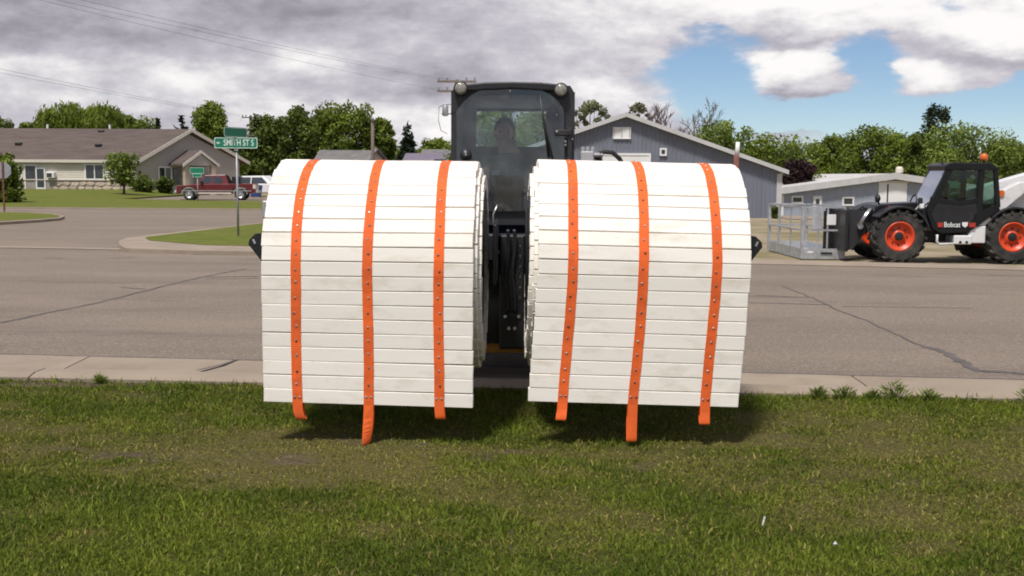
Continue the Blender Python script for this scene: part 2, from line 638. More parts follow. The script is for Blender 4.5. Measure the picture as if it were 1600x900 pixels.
def ground_material():
    m, t, b = nodes_of('lot_ground')
    n, l = t.nodes, t.links
    tcn = n.new('ShaderNodeTexCoord')

    def nz(sc, d=8, r=.62, off=0):
        mp_ = n.new('ShaderNodeMapping')
        mp_.inputs['Location'].default_value = (off, off * .7, 0)
        l.new(tcn.outputs['Object'], mp_.inputs[0])
        q = n.new('ShaderNodeTexNoise')
        q.inputs['Scale'].default_value = sc
        q.inputs['Detail'].default_value = d
        q.inputs['Roughness'].default_value = r
        l.new(mp_.outputs[0], q.inputs[0])
        return q.outputs['Fac']

    def rng_(x, a, b_):
        q = n.new('ShaderNodeMapRange')
        l.new(x, q.inputs[0])
        q.inputs[1].default_value, q.inputs[2].default_value = a, b_
        return q.outputs[0]

    def mix(f, a, c):
        x = n.new('ShaderNodeMix')
        x.data_type = 'RGBA'
        l.new(f, x.inputs[0])
        for u, i in ((a, 6), (c, 7)):
            if isinstance(u, tuple):
                x.inputs[i].default_value = (*u, 1)
            else:
                l.new(u, x.inputs[i])
        return x.outputs[2]
    grass = mix(rng_(nz(1.2, off=5), .3, .7), (.115, .105, .035), (.20, .165, .062))
    dirt = mix(rng_(nz(3.0, off=9), .3, .7), (.25, .195, .13), (.36, .29, .20))
    c = mix(rng_(nz(.22, off=2), .40, .58), grass, dirt)
    l.new(c, b.inputs['Base Color'])
    b.inputs['Roughness'].default_value = .95
    bp = n.new('ShaderNodeBump')
    bp.inputs['Distance'].default_value = .03
    l.new(nz(9), bp.inputs['Height'])
    l.new(bp.outputs[0], b.inputs['Normal'])
    return m


M['lot'] = ground_material()


def lawn_material(name, greens, dry):
    m, t, b = nodes_of(name)
    n, l = t.nodes, t.links
    tcn = n.new('ShaderNodeTexCoord')

    def nz(sc, d=8, r=.62, off=0):
        mp_ = n.new('ShaderNodeMapping')
        mp_.inputs['Location'].default_value = (off, off * .7, 0)
        l.new(tcn.outputs['Object'], mp_.inputs[0])
        q = n.new('ShaderNodeTexNoise')
        q.inputs['Scale'].default_value = sc
        q.inputs['Detail'].default_value = d
        q.inputs['Roughness'].default_value = r
        l.new(mp_.outputs[0], q.inputs[0])
        return q.outputs['Fac']

    def mix(f, a, c, lo=.3, hi=.7):
        q = n.new('ShaderNodeMapRange')
        l.new(f, q.inputs[0])
        q.inputs[1].default_value, q.inputs[2].default_value = lo, hi
        x = n.new('ShaderNodeMix')
        x.data_type = 'RGBA'
        l.new(q.outputs[0], x.inputs[0])
        for u, i in ((a, 6), (c, 7)):
            if isinstance(u, tuple):
                x.inputs[i].default_value = (*u, 1)
            else:
                l.new(u, x.inputs[i])
        return x.outputs[2]
    g = mix(nz(2.2, off=3), *greens)
    c = mix(nz(.35, off=7), g, dry, .45, .75)
    l.new(c, b.inputs['Base Color'])
    b.inputs['Roughness'].default_value = .95
    b.inputs['Specular IOR Level'].default_value = .2
    bp = n.new('ShaderNodeBump')
    bp.inputs['Distance'].default_value = .06
    l.new(nz(7), bp.inputs['Height'])
    l.new(bp.outputs[0], b.inputs['Normal'])
    return m


M['farlawn'] = lawn_material('far_lawn', ((.085, .105, .014), (.140, .160, .024)), (.150, .140, .034))


def grid(name, xs, ys, zf, m, kind='structure', label=None):
    mb = MB()
    X, Y = np.meshgrid(xs, ys)
    Z = zf(X, Y)
    mb.v = [tuple(p) for p in np.stack([X.ravel(), Y.ravel(), Z.ravel()], 1)]
    w = len(xs)
    mb.f = [(j * w + i, j * w + i + 1, (j + 1) * w + i + 1, (j + 1) * w + i) for j in range(len(ys) - 1) for i in range(w - 1)]
    return tag(mb.build(name, m, smooth_=True), kind=kind)


grid('ground', [-2500, -700, -200, -80, -30, -10, -4, -2, 0, 2, 4, 6, 10, 20, 40, 80, 200, 700, 2500],
     [-2500, -300, -60, 0, 20, 26, 32, 40, 50, 60, 70, 78, 85, 100, 140, 300, 800, 2800], terr, 'lot')


# --- the road: asphalt sheet that falls gently from the near gutter to the far edge
def asphalt_material():
    m, t, b = nodes_of('asphalt')
    n, l = t.nodes, t.links
    tcn = n.new('ShaderNodeTexCoord')

    def nz(sc, d=8, r=.62, sca=(1, 1, 1)):
        mp_ = n.new('ShaderNodeMapping')
        mp_.inputs['Scale'].default_value = sca
        mp_.inputs['Rotation'].default_value = (0, 0, R(7))
        l.new(tcn.outputs['Object'], mp_.inputs[0])
        q = n.new('ShaderNodeTexNoise')
        q.inputs['Scale'].default_value = sc
        q.inputs['Detail'].default_value = d
        q.inputs['Roughness'].default_value = r
        l.new(mp_.outputs[0], q.inputs[0])
        return q.outputs['Fac']

    def mix(f, a, c, lo=.3, hi=.7):
        q = n.new('ShaderNodeMapRange')
        l.new(f, q.inputs[0])
        q.inputs[1].default_value, q.inputs[2].default_value = lo, hi
        x = n.new('ShaderNodeMix')
        x.data_type = 'RGBA'
        l.new(q.outputs[0], x.inputs[0])
        for u, i in ((a, 6), (c, 7)):
            if isinstance(u, tuple):
                x.inputs[i].default_value = (*u, 1)
            else:
                l.new(u, x.inputs[i])
        return x.outputs[2]
    c0 = mix(nz(.5, 6, .6, (.35, 1, 1)), (.162, .128, .098), (.222, .175, .136))
    c1 = mix(nz(34, 3, .75), c0, (.36, .30, .25), .50, .74)
    c2 = mix(nz(42, 3, .8), c1, (.060, .048, .042), .55, .72)
    c3 = mix(nz(1.1, 8, .7, (.3, 1, 1)), c2, (.105, .085, .072), .54, .80)
    l.new(c3, b.inputs['Base Color'])
    b.inputs['Roughness'].default_value = .9
    b.inputs['Specular IOR Level'].default_value = .3
    bp = n.new('ShaderNodeBump')
    bp.inputs['Distance'].default_value = .006
    l.new(nz(60, 4), bp.inputs['Height'])
    l.new(bp.outputs[0], b.inputs['Normal'])
    return m


M['asphalt'] = asphalt_material()
ZN, ZF = -.06, -.30


def near_edge(x):
    return 8.6 - .115 * x


FAR = [(-75, 33.5), (-12, 25.7), (-5.8, 25.0), (0, 23.6), (4.8, 22.2), (9.8, 21.0), (75, 12.5)]


def far_edge(x):
    return float(np.interp(x, [p[0] for p in FAR], [p[1] for p in FAR]))


def road_z(x, y):
    t = (y - near_edge(x)) / (far_edge(x) - near_edge(x))
    return ZN + (ZF - ZN) * t


mb = MB()
xs = [-75, -40, -20, -12, -8.5, -5.8, -3, 0, 2.4, 4.8, 7, 9.8, 20, 40, 70]
ts = np.linspace(0, 1, 9)
for t in ts:
    for x in xs:
        y = near_edge(x) + (far_edge(x) - near_edge(x)) * t
        mb.v.append((x, y, road_z(x, y)))
w = len(xs)
mb.f = [(j * w + i, j * w + i + 1, (j + 1) * w + i + 1, (j + 1) * w + i) for j in range(8) for i in range(w - 1)]
tag(mb.build('road', 'asphalt', smooth_=True), kind='structure')

# side street meeting the road on the left, and the parking area beyond it
mb = MB()
mb.add([(-75, 33.5, ZF + .002), (-12, 25.69, ZF + .002), (-5.8, 24.99, ZF + .002), (0, 23.6, ZF + .002), (1.0, 40, ZF + .002), (1.0, 66, ZF + .002), (-75, 66, ZF + .002)], [tuple(range(7))])
tag(mb.build('side_street', 'asphalt'), kind='structure')
mb = MB()
mb.add([(-26, 66.5, -.262), (2, 66.5, -.262), (2, 92, -.262), (-26, 92, -.262)], [(0, 1, 2, 3)])
tag(mb.build('driveway', 'asphalt'), kind='structure')


def strip(name, m, pts, width, zf, lift=.004):
    """a flat ribbon lying on a surface, width may vary along it"""
    mb = MB()
    n = len(pts)
    for i, p in enumerate(pts):
        a, b_ = Vector(pts[max(i - 1, 0)]), Vector(pts[min(i + 1, n - 1)])
        d = (b_ - a).normalized()
        nrm = Vector((-d.y, d.x))
        w_ = width[i] if isinstance(width, (list, tuple)) else width
        w_ *= random.uniform(.8, 1.2)
        for s_ in (-1, 1):
            q = Vector(p) + nrm * (s_ * w_ / 2)
            mb.v.append((q.x, q.y, zf(q.x, q.y) + lift))
    mb.f = [(2 * i, 2 * i + 1, 2 * i + 3, 2 * i + 2) for i in range(n - 1)]
    return tag(mb.build(name, m), kind='structure')


def roadpx(px, py):
    """pixel to a point of the sloping road"""
    z = -.15
    for _ in range(12):
        g = G(px, py, z)
        z = road_z(g.x, g.y)
    return (g.x, g.y)


def wander(a, n, j):
    """resample a polyline of road points with a little jitter"""
    out = []
    for (p, q) in zip(a[:-1], a[1:]):
        for k in range(n):
            t = k / n
            out.append((p[0] + (q[0] - p[0]) * t + random.gauss(0, j), p[1] + (q[1] - p[1]) * t + random.gauss(0, j)))
    out.append(a[-1])
    return out


CR = [([(0, 505), (60, 492), (150, 474), (230, 454), (310, 434), (385, 420)], .05),
      ([(188, 449), (228, 452)], .05), ([(322, 433), (405, 432)], .06), ([(316, 436), (405, 435)], .04),
      ([(70, 403), (100, 404)], .05), ([(170, 404), (212, 402)], .05),
      ([(1222, 448), (1262, 462), (1300, 480), (1360, 504), (1400, 522), (1445, 542)], .03),
      ([(1445, 542), (1475, 550), (1500, 565), (1530, 580), (1560, 581), (1610, 585)], .085),
      ([(1180, 462), (1262, 465)], .04), ([(1168, 473), (1290, 476)], .04), ([(1318, 479), (1420, 480), (1520, 482)], .03),
      ([(1515, 429), (1600, 431)], .04), ([(300, 398), (365, 396)], .05)]
for pts, w_ in CR:
    strip('crack_seal', 'tar', wander([roadpx(*p) for p in pts], 7, .012), w_, road_z)
# dark seam where asphalt meets the gutter
strip('asphalt_seam', 'tar', [(x, near_edge(x) + .01 + random.gauss(0, .006)) for x in np.linspace(-8, 8, 90)], .035, road_z, .005)

# --- near kerb and gutter: concrete, split by joints into slabs
def lawn_edge(x):
    return 7.55 - .085 * x


gut = tag(empty('gutter', (0, 8, 0)), kind='structure')
x = -9.6
while x < 9.6:
    x1 = x + 3.05
    mb = MB()
    prof = [(0, -.02), (.10, .0), (.26, -.005), (.36, -.05), (.46, -.072), (1.0, ZN + .004)]
    for xx in (x + .006, x1 - .006):
        y0, y1 = lawn_edge(xx), near_edge(xx)
        for t, z in prof:
            mb.v.append((xx, y0 + (y1 - y0) * t - 8 * 0, z))
        for t, z in ((1.0, -.25), (0, -.25)):
            mb.v.append((xx, y0 + (y1 - y0) * t, z))
    n = len(prof) + 2
    mb.f = [(i, (i + 1) % n, n + (i + 1) % n, n + i) for i in range(n)] + [tuple(range(n)), tuple(range(n, 2 * n))]
    o = mb.build('concrete_slab', 'concrete', gut)
    o.location = (0, -8, 0)
    x = x1
strip('joint_crack', 'tar', [(-2.24, 8.86), (-2.30, 8.6), (-2.42, 8.35)], .035, lambda x, y: ZN + .006)

# far concrete edge on the right, valley gutter on the left
mb = MB()
rt = [(p[0], p[1]) for p in [(1.5, far_edge(1.5)), (4.8, 22.2), (9.8, 21.0), (40, far_edge(40))]]
for p in rt:
    for dy, z in ((-.02, ZF + .008), (.38, ZF + .05), (.62, ZF + .05), (.64, -.5)):
        mb.v.append((p[0], p[1] + dy, z))
mb.f = [(i * 4 + k, i * 4 + k + 1, i * 4 + k + 5, i * 4 + k + 4) for i in range(3) for k in range(3)]
tag(mb.build('kerb', 'concrete'), kind='structure')
strip('valley_gutter', 'concrete', [(G(px, py, ZF).x, G(px, py, ZF).y) for px, py in ((-160, 384), (0, 386.5), (90, 388), (192, 390))], .5, lambda x, y: ZF, .012)


def raised(name, outer, inner, zk, zl, m_in):
    """kerbed piece of lawn: concrete rim (outer to inner outline) and grass inside"""
    o_ = [(G(*p, zk).x, G(*p, zk).y) for p in outer]
    i_ = [(G(*p, zk).x, G(*p, zk).y) for p in inner]
    mb = MB()
    n = len(o_)
    mb.v = [(x, y, ZF - .05) for x, y in o_] + [(x, y, zk) for x, y in o_] + [(x, y, zk) for x, y in i_]
    mb.f = [(i, (i + 1) % n, n + (i + 1) % n, n + i) for i in range(n)] + [(n + i, n + (i + 1) % n, 2 * n + (i + 1) % n, 2 * n + i) for i in range(n)]
    tag(mb.build('kerb', 'concrete'), kind='structure')
    mb = MB()
    mb.add([(x, y, zl) for x, y in i_], [tuple(range(n))])
    tag(mb.build(name, m_in), kind='structure')


def refine(poly, n=6):
    out = []
    for i in range(len(poly)):
        a, b_ = poly[i], poly[(i + 1) % len(poly)]
        out += [(a[0] + (b_[0] - a[0]) * k / n, a[1] + (b_[1] - a[1]) * k / n) for k in range(n)]
    return out


raised('corner_lawn', [(197, 388), (186, 382), (186, 376), (200, 371), (230, 367.5), (400, 349), (520, 338), (640, 345), (560, 398), (400, 393), (300, 391.5)],
       [(235, 376), (229, 373.5), (227, 371.5), (231, 370), (250, 367.8), (400, 350), (520, 339), (620, 345), (550, 390), (400, 385), (318, 383)],
       -.20, -.194, 'farlawn')
raised('street_corner_lawn', [(-140, 348), (0, 347), (60, 343.5), (94, 340.5), (101, 337.5), (85, 334), (40, 331.5), (-140, 330)],
       [(-140, 346.5), (0, 345.6), (56, 342.4), (88, 339.8), (96, 337.6), (82, 334.6), (40, 332), (-140, 330.8)], -.20, -.194, 'farlawn')


# lawn in front of the long house, rising towards it
def lawn_z(x, y):
    return -.245 + .40 * ss(y, 57, 92) * ss(-np.asarray(x, float), 25, 32)


mbk = MB()
ks = [(-75, 56.9), (-40, 55.6), (-12.4, 54.4), (-12.0, 56), (-12.6, 66)]
for p in ks:
    mbk.v += [(p[0], p[1] - .02, ZF - .05), (p[0], p[1] - .02, -.235), (p[0] - (.3 if p[1] > 56 and p[0] > -13 else 0), p[1] + (.45 if p[0] < -12.2 else 0), -.235)]
mbk.f = [(i * 3 + k, i * 3 + k + 1, i * 3 + k + 4, i * 3 + k + 3) for i in range(4) for k in range(2)]
tag(mbk.build('kerb', 'concrete'), kind='structure')
mb = MB()
ys_ = np.concatenate([np.linspace(0, 1, 26)])
xs_ = np.linspace(0, 1, 30)
for t in ys_:
    for u in xs_:
        x = -75 + u * (62.4 if t < .28 else 48.5)
        y0 = 56.9 + (54.6 - 56.9) * u
        y = y0 + .25 + (118 - y0) * t * 1.0
        mb.v.append((x, y, float(lawn_z(x, y))))
mb.f = [(j * 30 + i, j * 30 + i + 1, (j + 1) * 30 + i + 1, (j + 1) * 30 + i) for j in range(25) for i in range(29)]
tag(mb.build('house_lawn', 'farlawn', smooth_=True), kind='structure')

# ------------------------------------------------------------------ near lawn
def dryness(x, y):
    """0 green .. 1 dry thatch, with a band of worn turf in front of the kerb"""
    n = .38 * fbm(x * .9 + 20, y * 1.5 + 7, 3, 5) + .62 * fbm(x * 3.4 + 2, y * 4.6 + 7, 13, 5)
    band = np.exp(-((y - 5.8 + .05 * x) / 1.0) ** 2) * .12
    right = .10 * ss(x, .2, 2.4) * np.exp(-((y - 5.6) / 1.0) ** 2)
    spots = .16 * np.exp(-(((x + 1.5) / .9) ** 2 + ((y - 5.95) / .5) ** 2)) + .16 * np.exp(-(((x + .9) / .5) ** 2 + ((y - 5.45) / .35) ** 2))
    left = -.05 * np.exp(-((y - 4.4) / .9) ** 2)
    edge = -.10 * ss(y, 6.9, 7.4)
    return ss(n + band + right + spots + left + edge, .38, .84)


def bare(x, y):
    n = .45 * fbm(x * 1.7 + 3, y * 2.6 + 40, 17, 4) + .55 * fbm(x * 6 + 3, y * 8 + 40, 19, 4)
    b = .26 * np.exp(-(((x + 2.05) / .40) ** 2 + ((y - 5.75) / .16) ** 2)) + .24 * np.exp(-(((x + 1.25) / .32) ** 2 + ((y - 5.7) / .2) ** 2)) + .2 * np.exp(-(((x - 2.0) / .5) ** 2 + ((y - 5.3) / .15) ** 2)) + .12 * np.exp(-(((x + .95) / .55) ** 2 + ((y - 6.1) / .22) ** 2))
    b = b + .07 * np.exp(-((y - 5.9) / .7) ** 2) + .40 * np.exp(-(((x + 3.05) / .75) ** 2 + ((y - 7.72) / .14) ** 2))
    return ss(n + b, .66, .88)


def soil_material():
    m, t, b = nodes_of('turf_soil')
    n, l = t.nodes, t.links
    a = n.new('ShaderNodeAttribute')
    a.attribute_name = 'turf'
    sp = n.new('ShaderNodeSeparateColor')
    l.new(a.outputs['Color'], sp.inputs[0])
    tcn = n.new('ShaderNodeTexCoord')

    def nz(sc, d=8, r=.65):
        q = n.new('ShaderNodeTexNoise')
        q.inputs['Scale'].default_value = sc
        q.inputs['Detail'].default_value = d
        q.inputs['Roughness'].default_value = r
        l.new(tcn.outputs['Object'], q.inputs[0])
        return q.outputs['Fac']

    def mix(f, a_, c, lo=None, hi=None):
        if lo is not None:
            q = n.new('ShaderNodeMapRange')
            l.new(f, q.inputs[0])
            q.inputs[1].default_value, q.inputs[2].default_value = lo, hi
            f = q.outputs[0]
        x = n.new('ShaderNodeMix')
        x.data_type = 'RGBA'
        l.new(f, x.inputs[0])
        for u, i in ((a_, 6), (c, 7)):
            if isinstance(u, tuple):
                x.inputs[i].default_value = (*u, 1)
            else:
                l.new(u, x.inputs[i])
        return x.outputs[2]
    green = mix(nz(30), (.060, .064, .018), (.110, .110, .030), .35, .7)
    straw = mix(nz(45), (.085, .075, .026), (.20, .165, .065), .35, .7)
    soil = mix(nz(34), (.070, .050, .036), (.215, .165, .115), .38, .64)
    c = mix(sp.outputs[0], green, straw)
    c = mix(sp.outputs[1], c, soil)
    l.new(c, b.inputs['Base Color'])
    b.inputs['Roughness'].default_value = 1
    b.inputs['Specular IOR Level'].default_value = .1
    bp = n.new('ShaderNodeBump')
    bp.inputs['Distance'].default_value = .05
    l.new(nz(32), bp.inputs['Height'])
    l.new(bp.outputs[0], b.inputs['Normal'])
    return m


M['turf'] = soil_material()


def lawn_h(x, y):
    return -.045 + .03 * (fbm(np.asarray(x, float) * 1.1 + 50, np.asarray(y, float) * 1.1 + 9, 31, 3) - .5)


gx = np.concatenate([[-70, -30, -14, -9], np.linspace(-7, 7, 141), [9, 14, 30, 70]])
gt = np.concatenate([[0, .5, .75], np.linspace(.84, 1, 90)])
mb = MB()
for t in gt:
    for x in gx:
        y1 = lawn_edge(x) + .02
        y = -40 + (y1 + 40) * t
        mb.v.append((x, y, float(lawn_h(x, y))))
w = len(gx)
mb.f = [(j * w + i, j * w + i + 1, (j + 1) * w + i + 1, (j + 1) * w + i) for j in range(len(gt) - 1) for i in range(w - 1)]
lawn = tag(mb.build('lawn', 'turf', smooth_=True), kind='structure')
vv = np.array(mb.v)
ca = lawn.data.color_attributes.new('turf', 'FLOAT_COLOR', 'POINT')
cols = np.stack([dryness(vv[:, 0], vv[:, 1]), bare(vv[:, 0], vv[:, 1]), 0 * vv[:, 0], 0 * vv[:, 0] + 1], 1)
ca.data.foreach_set('color', cols.astype(np.float32).ravel())


def tri_object(name, verts, faces, m, attr=None, parent=None):
    me = bpy.data.meshes.new(name)
    me.vertices.add(len(verts))
    me.vertices.foreach_set('co', verts.astype(np.float32).ravel())
    k = faces.shape[1]
    me.loops.add(faces.size)
    me.loops.foreach_set('vertex_index', faces.astype(np.int32).ravel())
    me.polygons.add(len(faces))
    me.polygons.foreach_set('loop_start', np.arange(0, faces.size, k, dtype=np.int32))
    me.update(calc_edges=True)
    if attr is not None:
        if attr.ndim == 1:
            at = me.attributes.new('tone', 'FLOAT', 'POINT')
            at.data.foreach_set('value', attr.astype(np.float32))
        else:
            at = me.color_attributes.new('tone', 'FLOAT_COLOR', 'POINT')
            at.data.foreach_set('color', attr.astype(np.float32).ravel())
    me.materials.append(m)
    o = bpy.data.objects.new(name, me)
    COL.objects.link(o)
    o.parent = parent
    return o


def grass_material():
    m, t, b = nodes_of('grass_blade')
    n, l = t.nodes, t.links
    a = n.new('ShaderNodeAttribute')
    a.attribute_name = 'tone'
    l.new(a.outputs['Color'], b.inputs['Base Color'])
    b.inputs['Roughness'].default_value = .65
    b.inputs['Specular IOR Level'].default_value = .2
    tl = n.new('ShaderNodeBsdfTranslucent')
    l.new(a.outputs['Color'], tl.inputs[0])
    ms = n.new('ShaderNodeMixShader')
    ms.inputs[0].default_value = .35
    l.new(b.outputs[0], ms.inputs[1])
    l.new(tl.outputs[0], ms.inputs[2])
    l.new(ms.outputs[0], n['Material Output'].inputs[0])
    return m


def make_grass(n):
    y = rng.uniform(2.9 ** .9, 8.35 ** .9, n) ** (1 / .9)
    x = rng.uniform(-1, 1, n) * (y * .56 + .9)
    keep = y < 7.55 - .085 * x + .05 * (fbm(x * 6, x * 0 + 3, 5, 3) - .3) + rng.normal(0, .02, n)
    x, y = x[keep], y[keep]
    dr, ba = dryness(x, y), bare(x, y)
    tuft = fbm(x * 7, y * 7, 23, 3)
    keep = rng.random(len(x)) > np.clip(ba * .86 + dr * .30 + (.5 - tuft) * .5, 0, .97)
    x, y, dr, ba, tuft = x[keep], y[keep], dr[keep], ba[keep], tuft[keep]
    n = len(x)
    ed = np.clip((y - (7.25 - .085 * x)) / .3, 0, 1)
    h = rng.gamma(6, .0037, n) * (1.05 - .45 * dr) * (.6 + .8 * tuft) * (1 + .35 * ed)
    h = np.clip(h, .010, .10)
    wd = rng.uniform(.0020, .0040, n) * (1 + .25 * (y - 4) / 4)
    th = rng.uniform(0, 2 * PI, n)
    lean = np.abs(rng.normal(.70, .45, n)) + .5 * dr
    la = rng.uniform(0, 2 * PI, n)
    z = lawn_h(x, y) - .004
    dx, dy = np.cos(th) * wd, np.sin(th) * wd
    lx, ly = np.cos(la) * np.sin(np.clip(lean, 0, 1.45)), np.sin(la) * np.sin(np.clip(lean, 0, 1.45))
    lz = np.cos(np.clip(lean, 0, 1.45))
    B = np.stack([x, y, z], 1)
    D = np.stack([dx, dy, 0 * dx], 1)
    Lv = np.stack([lx, ly, lz], 1)
    mid = B + (Lv * .35 + np.array([0, 0, .25])) * h[:, None]
    tip = B + (Lv * 1.0) * h[:, None]
    V = np.stack([B - D, B + D, mid - D * .8, mid + D * .8, tip], 1).reshape(-1, 3)
    i = np.arange(n)[:, None] * 5
    F = np.concatenate([i + np.array([[0, 1, 3]]), i + np.array([[0, 3, 2]]), i + np.array([[2, 3, 4]])])
    hue = fbm(x * 2.2 + 9, y * 2.2, 41, 3)
    g1 = np.array([.076, .120, .011])
    g2 = np.array([.22, .26, .030])
    st = np.array([.36, .29, .095])
    ol = np.array([.205, .200, .034])
    k = np.clip(rng.normal(.42, .25, n) + (hue - .5) * 1.3, 0, 1)[:, None]
    c = g1 * (1 - k) + g2 * k
    d_ = np.clip(dr * .75, 0, 1)[:, None]
    c = c * (1 - d_) + ol * d_
    isst = (rng.random(n) < .03 + .30 * dr)[:, None]
    c = np.where(isst, st * rng.uniform(.55, 1.15, n)[:, None], c)
    c = c * rng.uniform(.75, 1.25, n)[:, None]
    C = np.concatenate([np.repeat(c[:, None, :], 5, 1), np.ones((n, 5, 1))], 2).reshape(-1, 4)
    return tag(tri_object('grass', V, F, grass_material(), C), 'short patchy green and straw coloured grass of the near lawn', 'grass', kind='stuff')


make_grass(600000)

# ================================================================== BUILDINGS
def window(parent, x0, x1, z0, z1, y, fr=.09, glass='winglass', bars=1, frame='white', proud=.05, mat4=None):
    """framed window on a wall facing -y of its parent"""
    mb = MB()
    mb.box(x0 - fr, x1 + fr, y - proud, y + .02, z1, z1 + fr)
    mb.box(x0 - fr, x1 + fr, y - proud - .02, y + .02, z0 - fr, z0)
    mb.box(x0 - fr, x0, y - proud, y + .02, z0, z1)
    mb.box(x1, x1 + fr, y - proud, y + .02, z0, z1)
    for k in range(1, bars + 1):
        xm = x0 + (x1 - x0) * k / (bars + 1)
        mb.box(xm - fr * .35, xm + fr * .35, y - proud + .012, y + .02, z0, z1)
    w_ = mb.build('window', frame, parent)
    for k in range(bars + 1):
        a = x0 + (x1 - x0) * k / (bars + 1)
        b_ = x0 + (x1 - x0) * (k + 1) / (bars + 1)
        MB().box(a + .03, b_ - .03, y - .012, y + .01, z0, z1).build('pane', glass, w_)
    return w_


# ---- long house on the left. local x runs along its street front, -y faces the street
HD = 93.0
hx = P(212, 297, HD).x
hs = tag(empty('long_house', (hx, HD, -.1), 0), 'long low house with brown shingle roof and stone skirting on the left', 'house')
EZ, PZ = 2.80, 5.36                     # eave and ridge height above the base (-0.1)
LX = -34.0                              # left end
B2 = Vector((6.9, 7.6))                 # far corner of the gable wall (the end wall runs back at an angle)
MBK = B2 / 2
mb = MB()
mb.box(LX, 0, 0, .3, -.4, EZ)
mb.build('front_wall', 'housewall', hs)
for k in range(9):                       # lap siding boards of the front
    z0 = 1.08 + k * .188
    MB().add([(LX, -.030, z0), (0, -.030, z0), (0, -.006, z0 + .19), (LX, -.006, z0 + .19), (LX, 0, z0), (0, 0, z0)],
             [(0, 1, 2, 3), (4, 5, 1, 0)]).build('siding_board', 'housewall', hs)
ge = B2.normalized()
gn = Vector((ge.y, -ge.x))
mb = MB()
th = gn * -.25
pts = [(0, 0, -.4), (B2.x, B2.y, -.4), (B2.x, B2.y, EZ), (MBK.x, MBK.y, PZ - .05), (0, 0, EZ)]
mb.add([Vector(p) + Vector((gn.x, gn.y, 0)) * .01 for p in pts] + [Vector(p) + Vector((th.x, th.y, 0)) for p in pts],
       [(0, 1, 2, 3, 4), (9, 8, 7, 6, 5)] + [(i, (i + 1) % 5, 5 + (i + 1) % 5, 5 + i) for i in range(5)])
mb.build('gable_wall', 'gablewall', hs)
# roof: two slopes with overhang
ov = gn * .55
ed = Vector((0, -1)) * .30
A_ = Vector((0, 0)) + ov
Bk = B2 + ov
Mk = MBK + ov
sl = (PZ - EZ) / 3.8
mb = MB()
ez = EZ - .12
fr_ = [(LX - .5, -.30, ez), (A_.x, -.30, ez), (Mk.x, Mk.y, PZ + .1), (LX - .5, Mk.y, PZ + .1)]
bk_ = [(LX - .5, B2.y + .65, ez), (Bk.x + .4, B2.y + .65, ez)]
mb.add(fr_ + bk_ + [(p[0], p[1], p[2] - .22) for p in fr_ + bk_],
       [(0, 1, 2, 3), (3, 2, 5, 4), (6, 9, 8, 7), (9, 10, 11, 8), (0, 6, 7, 1), (1, 7, 8, 2), (2, 8, 11, 5), (4, 5, 11, 10), (0, 3, 9, 6), (3, 4, 10, 9)])
rf = mb.build('roof', 'shingle', hs)
mb = MB()
mb.beam((LX - .5, -.33, ez - .08), (A_.x + .02, -.33, ez - .08), .06, .24)
mb.build('fascia', 'trim', rf)
for a, b_ in (((A_.x, -.30, ez), (Mk.x, Mk.y, PZ + .1)), ((Mk.x, Mk.y, PZ + .1), (Bk.x + .4, B2.y + .65, ez))):
    d = Vector((gn.x, gn.y, 0)) * .03
    MB().beam(Vector(a) + d - Vector((0, 0, .10)), Vector(b_) + d - Vector((0, 0, .10)), .06, .28).build('rake_board', 'trim', rf)
for px, py in ((76, 203), (173, 204)):
    xx = P(px, py, HD + 3.8).x - hx
    MB().tube([(xx, MBK.y - .2, PZ - .1), (xx, MBK.y - .2, PZ + .45)], .1, 8).build('vent_pipe', 'white', rf)
for px, zf in ((33, .45), (158, .42), (151, .86)):
    xx = P(px, 220, HD + 2).x - hx
    yy = -.30 + (MBK.y + .30) * zf
    zz = ez + (PZ + .1 - ez) * zf
    MB().bbox(xx - .28, xx + .28, yy - .25, yy + .25, zz + .02, zz + .26, .05).build('roof_vent', 'black', rf)
# stone skirting, stone by stone, with a ledge
MB().box(LX, -.02, -.05, -.002, -.4, 1.0).build('skirting', 'mortar', hs)
MB().box(LX, 0, -.13, -.002, 1.0, 1.08).build('ledge', 'trim', hs)
stm = []
for k in range(5):
    s_ = MB()
    n = 7
    ring = [(math.cos(2 * PI * i / n + k) * random.uniform(.40, .52), math.sin(2 * PI * i / n + k) * random.uniform(.40, .52)) for i in range(n)]
    s_.v = [(a, 0, b_) for a, b_ in ring] + [(a * .82, -.07, b_ * .82) for a, b_ in ring]
    s_.f = [(i, (i + 1) % n, n + (i + 1) % n, n + i) for i in range(n)] + [tuple(range(n, 2 * n))]
    stm.append(s_.mesh('stone', 'stone'))
for row in range(3):
    xx = -18.6 + (row % 2) * .3
    while xx < -.3:
        w_ = random.uniform(.5, .95)
        if not (-10.4 < xx + w_ / 2 < -7.2):
            o = link('stone', random.choice(stm), hs, (xx + w_ / 2, -.05, -.02 + row * .36 + random.uniform(-.03, .03)))
            o.scale = (w_ * 1.05, 1, .40)
        xx += w_
# the white patio door pair, wall air conditioner, window
sc = HD / FOC


def hpx(px, py):
    p = P(px, py, HD)
    return p.x - hx, p.z + .1


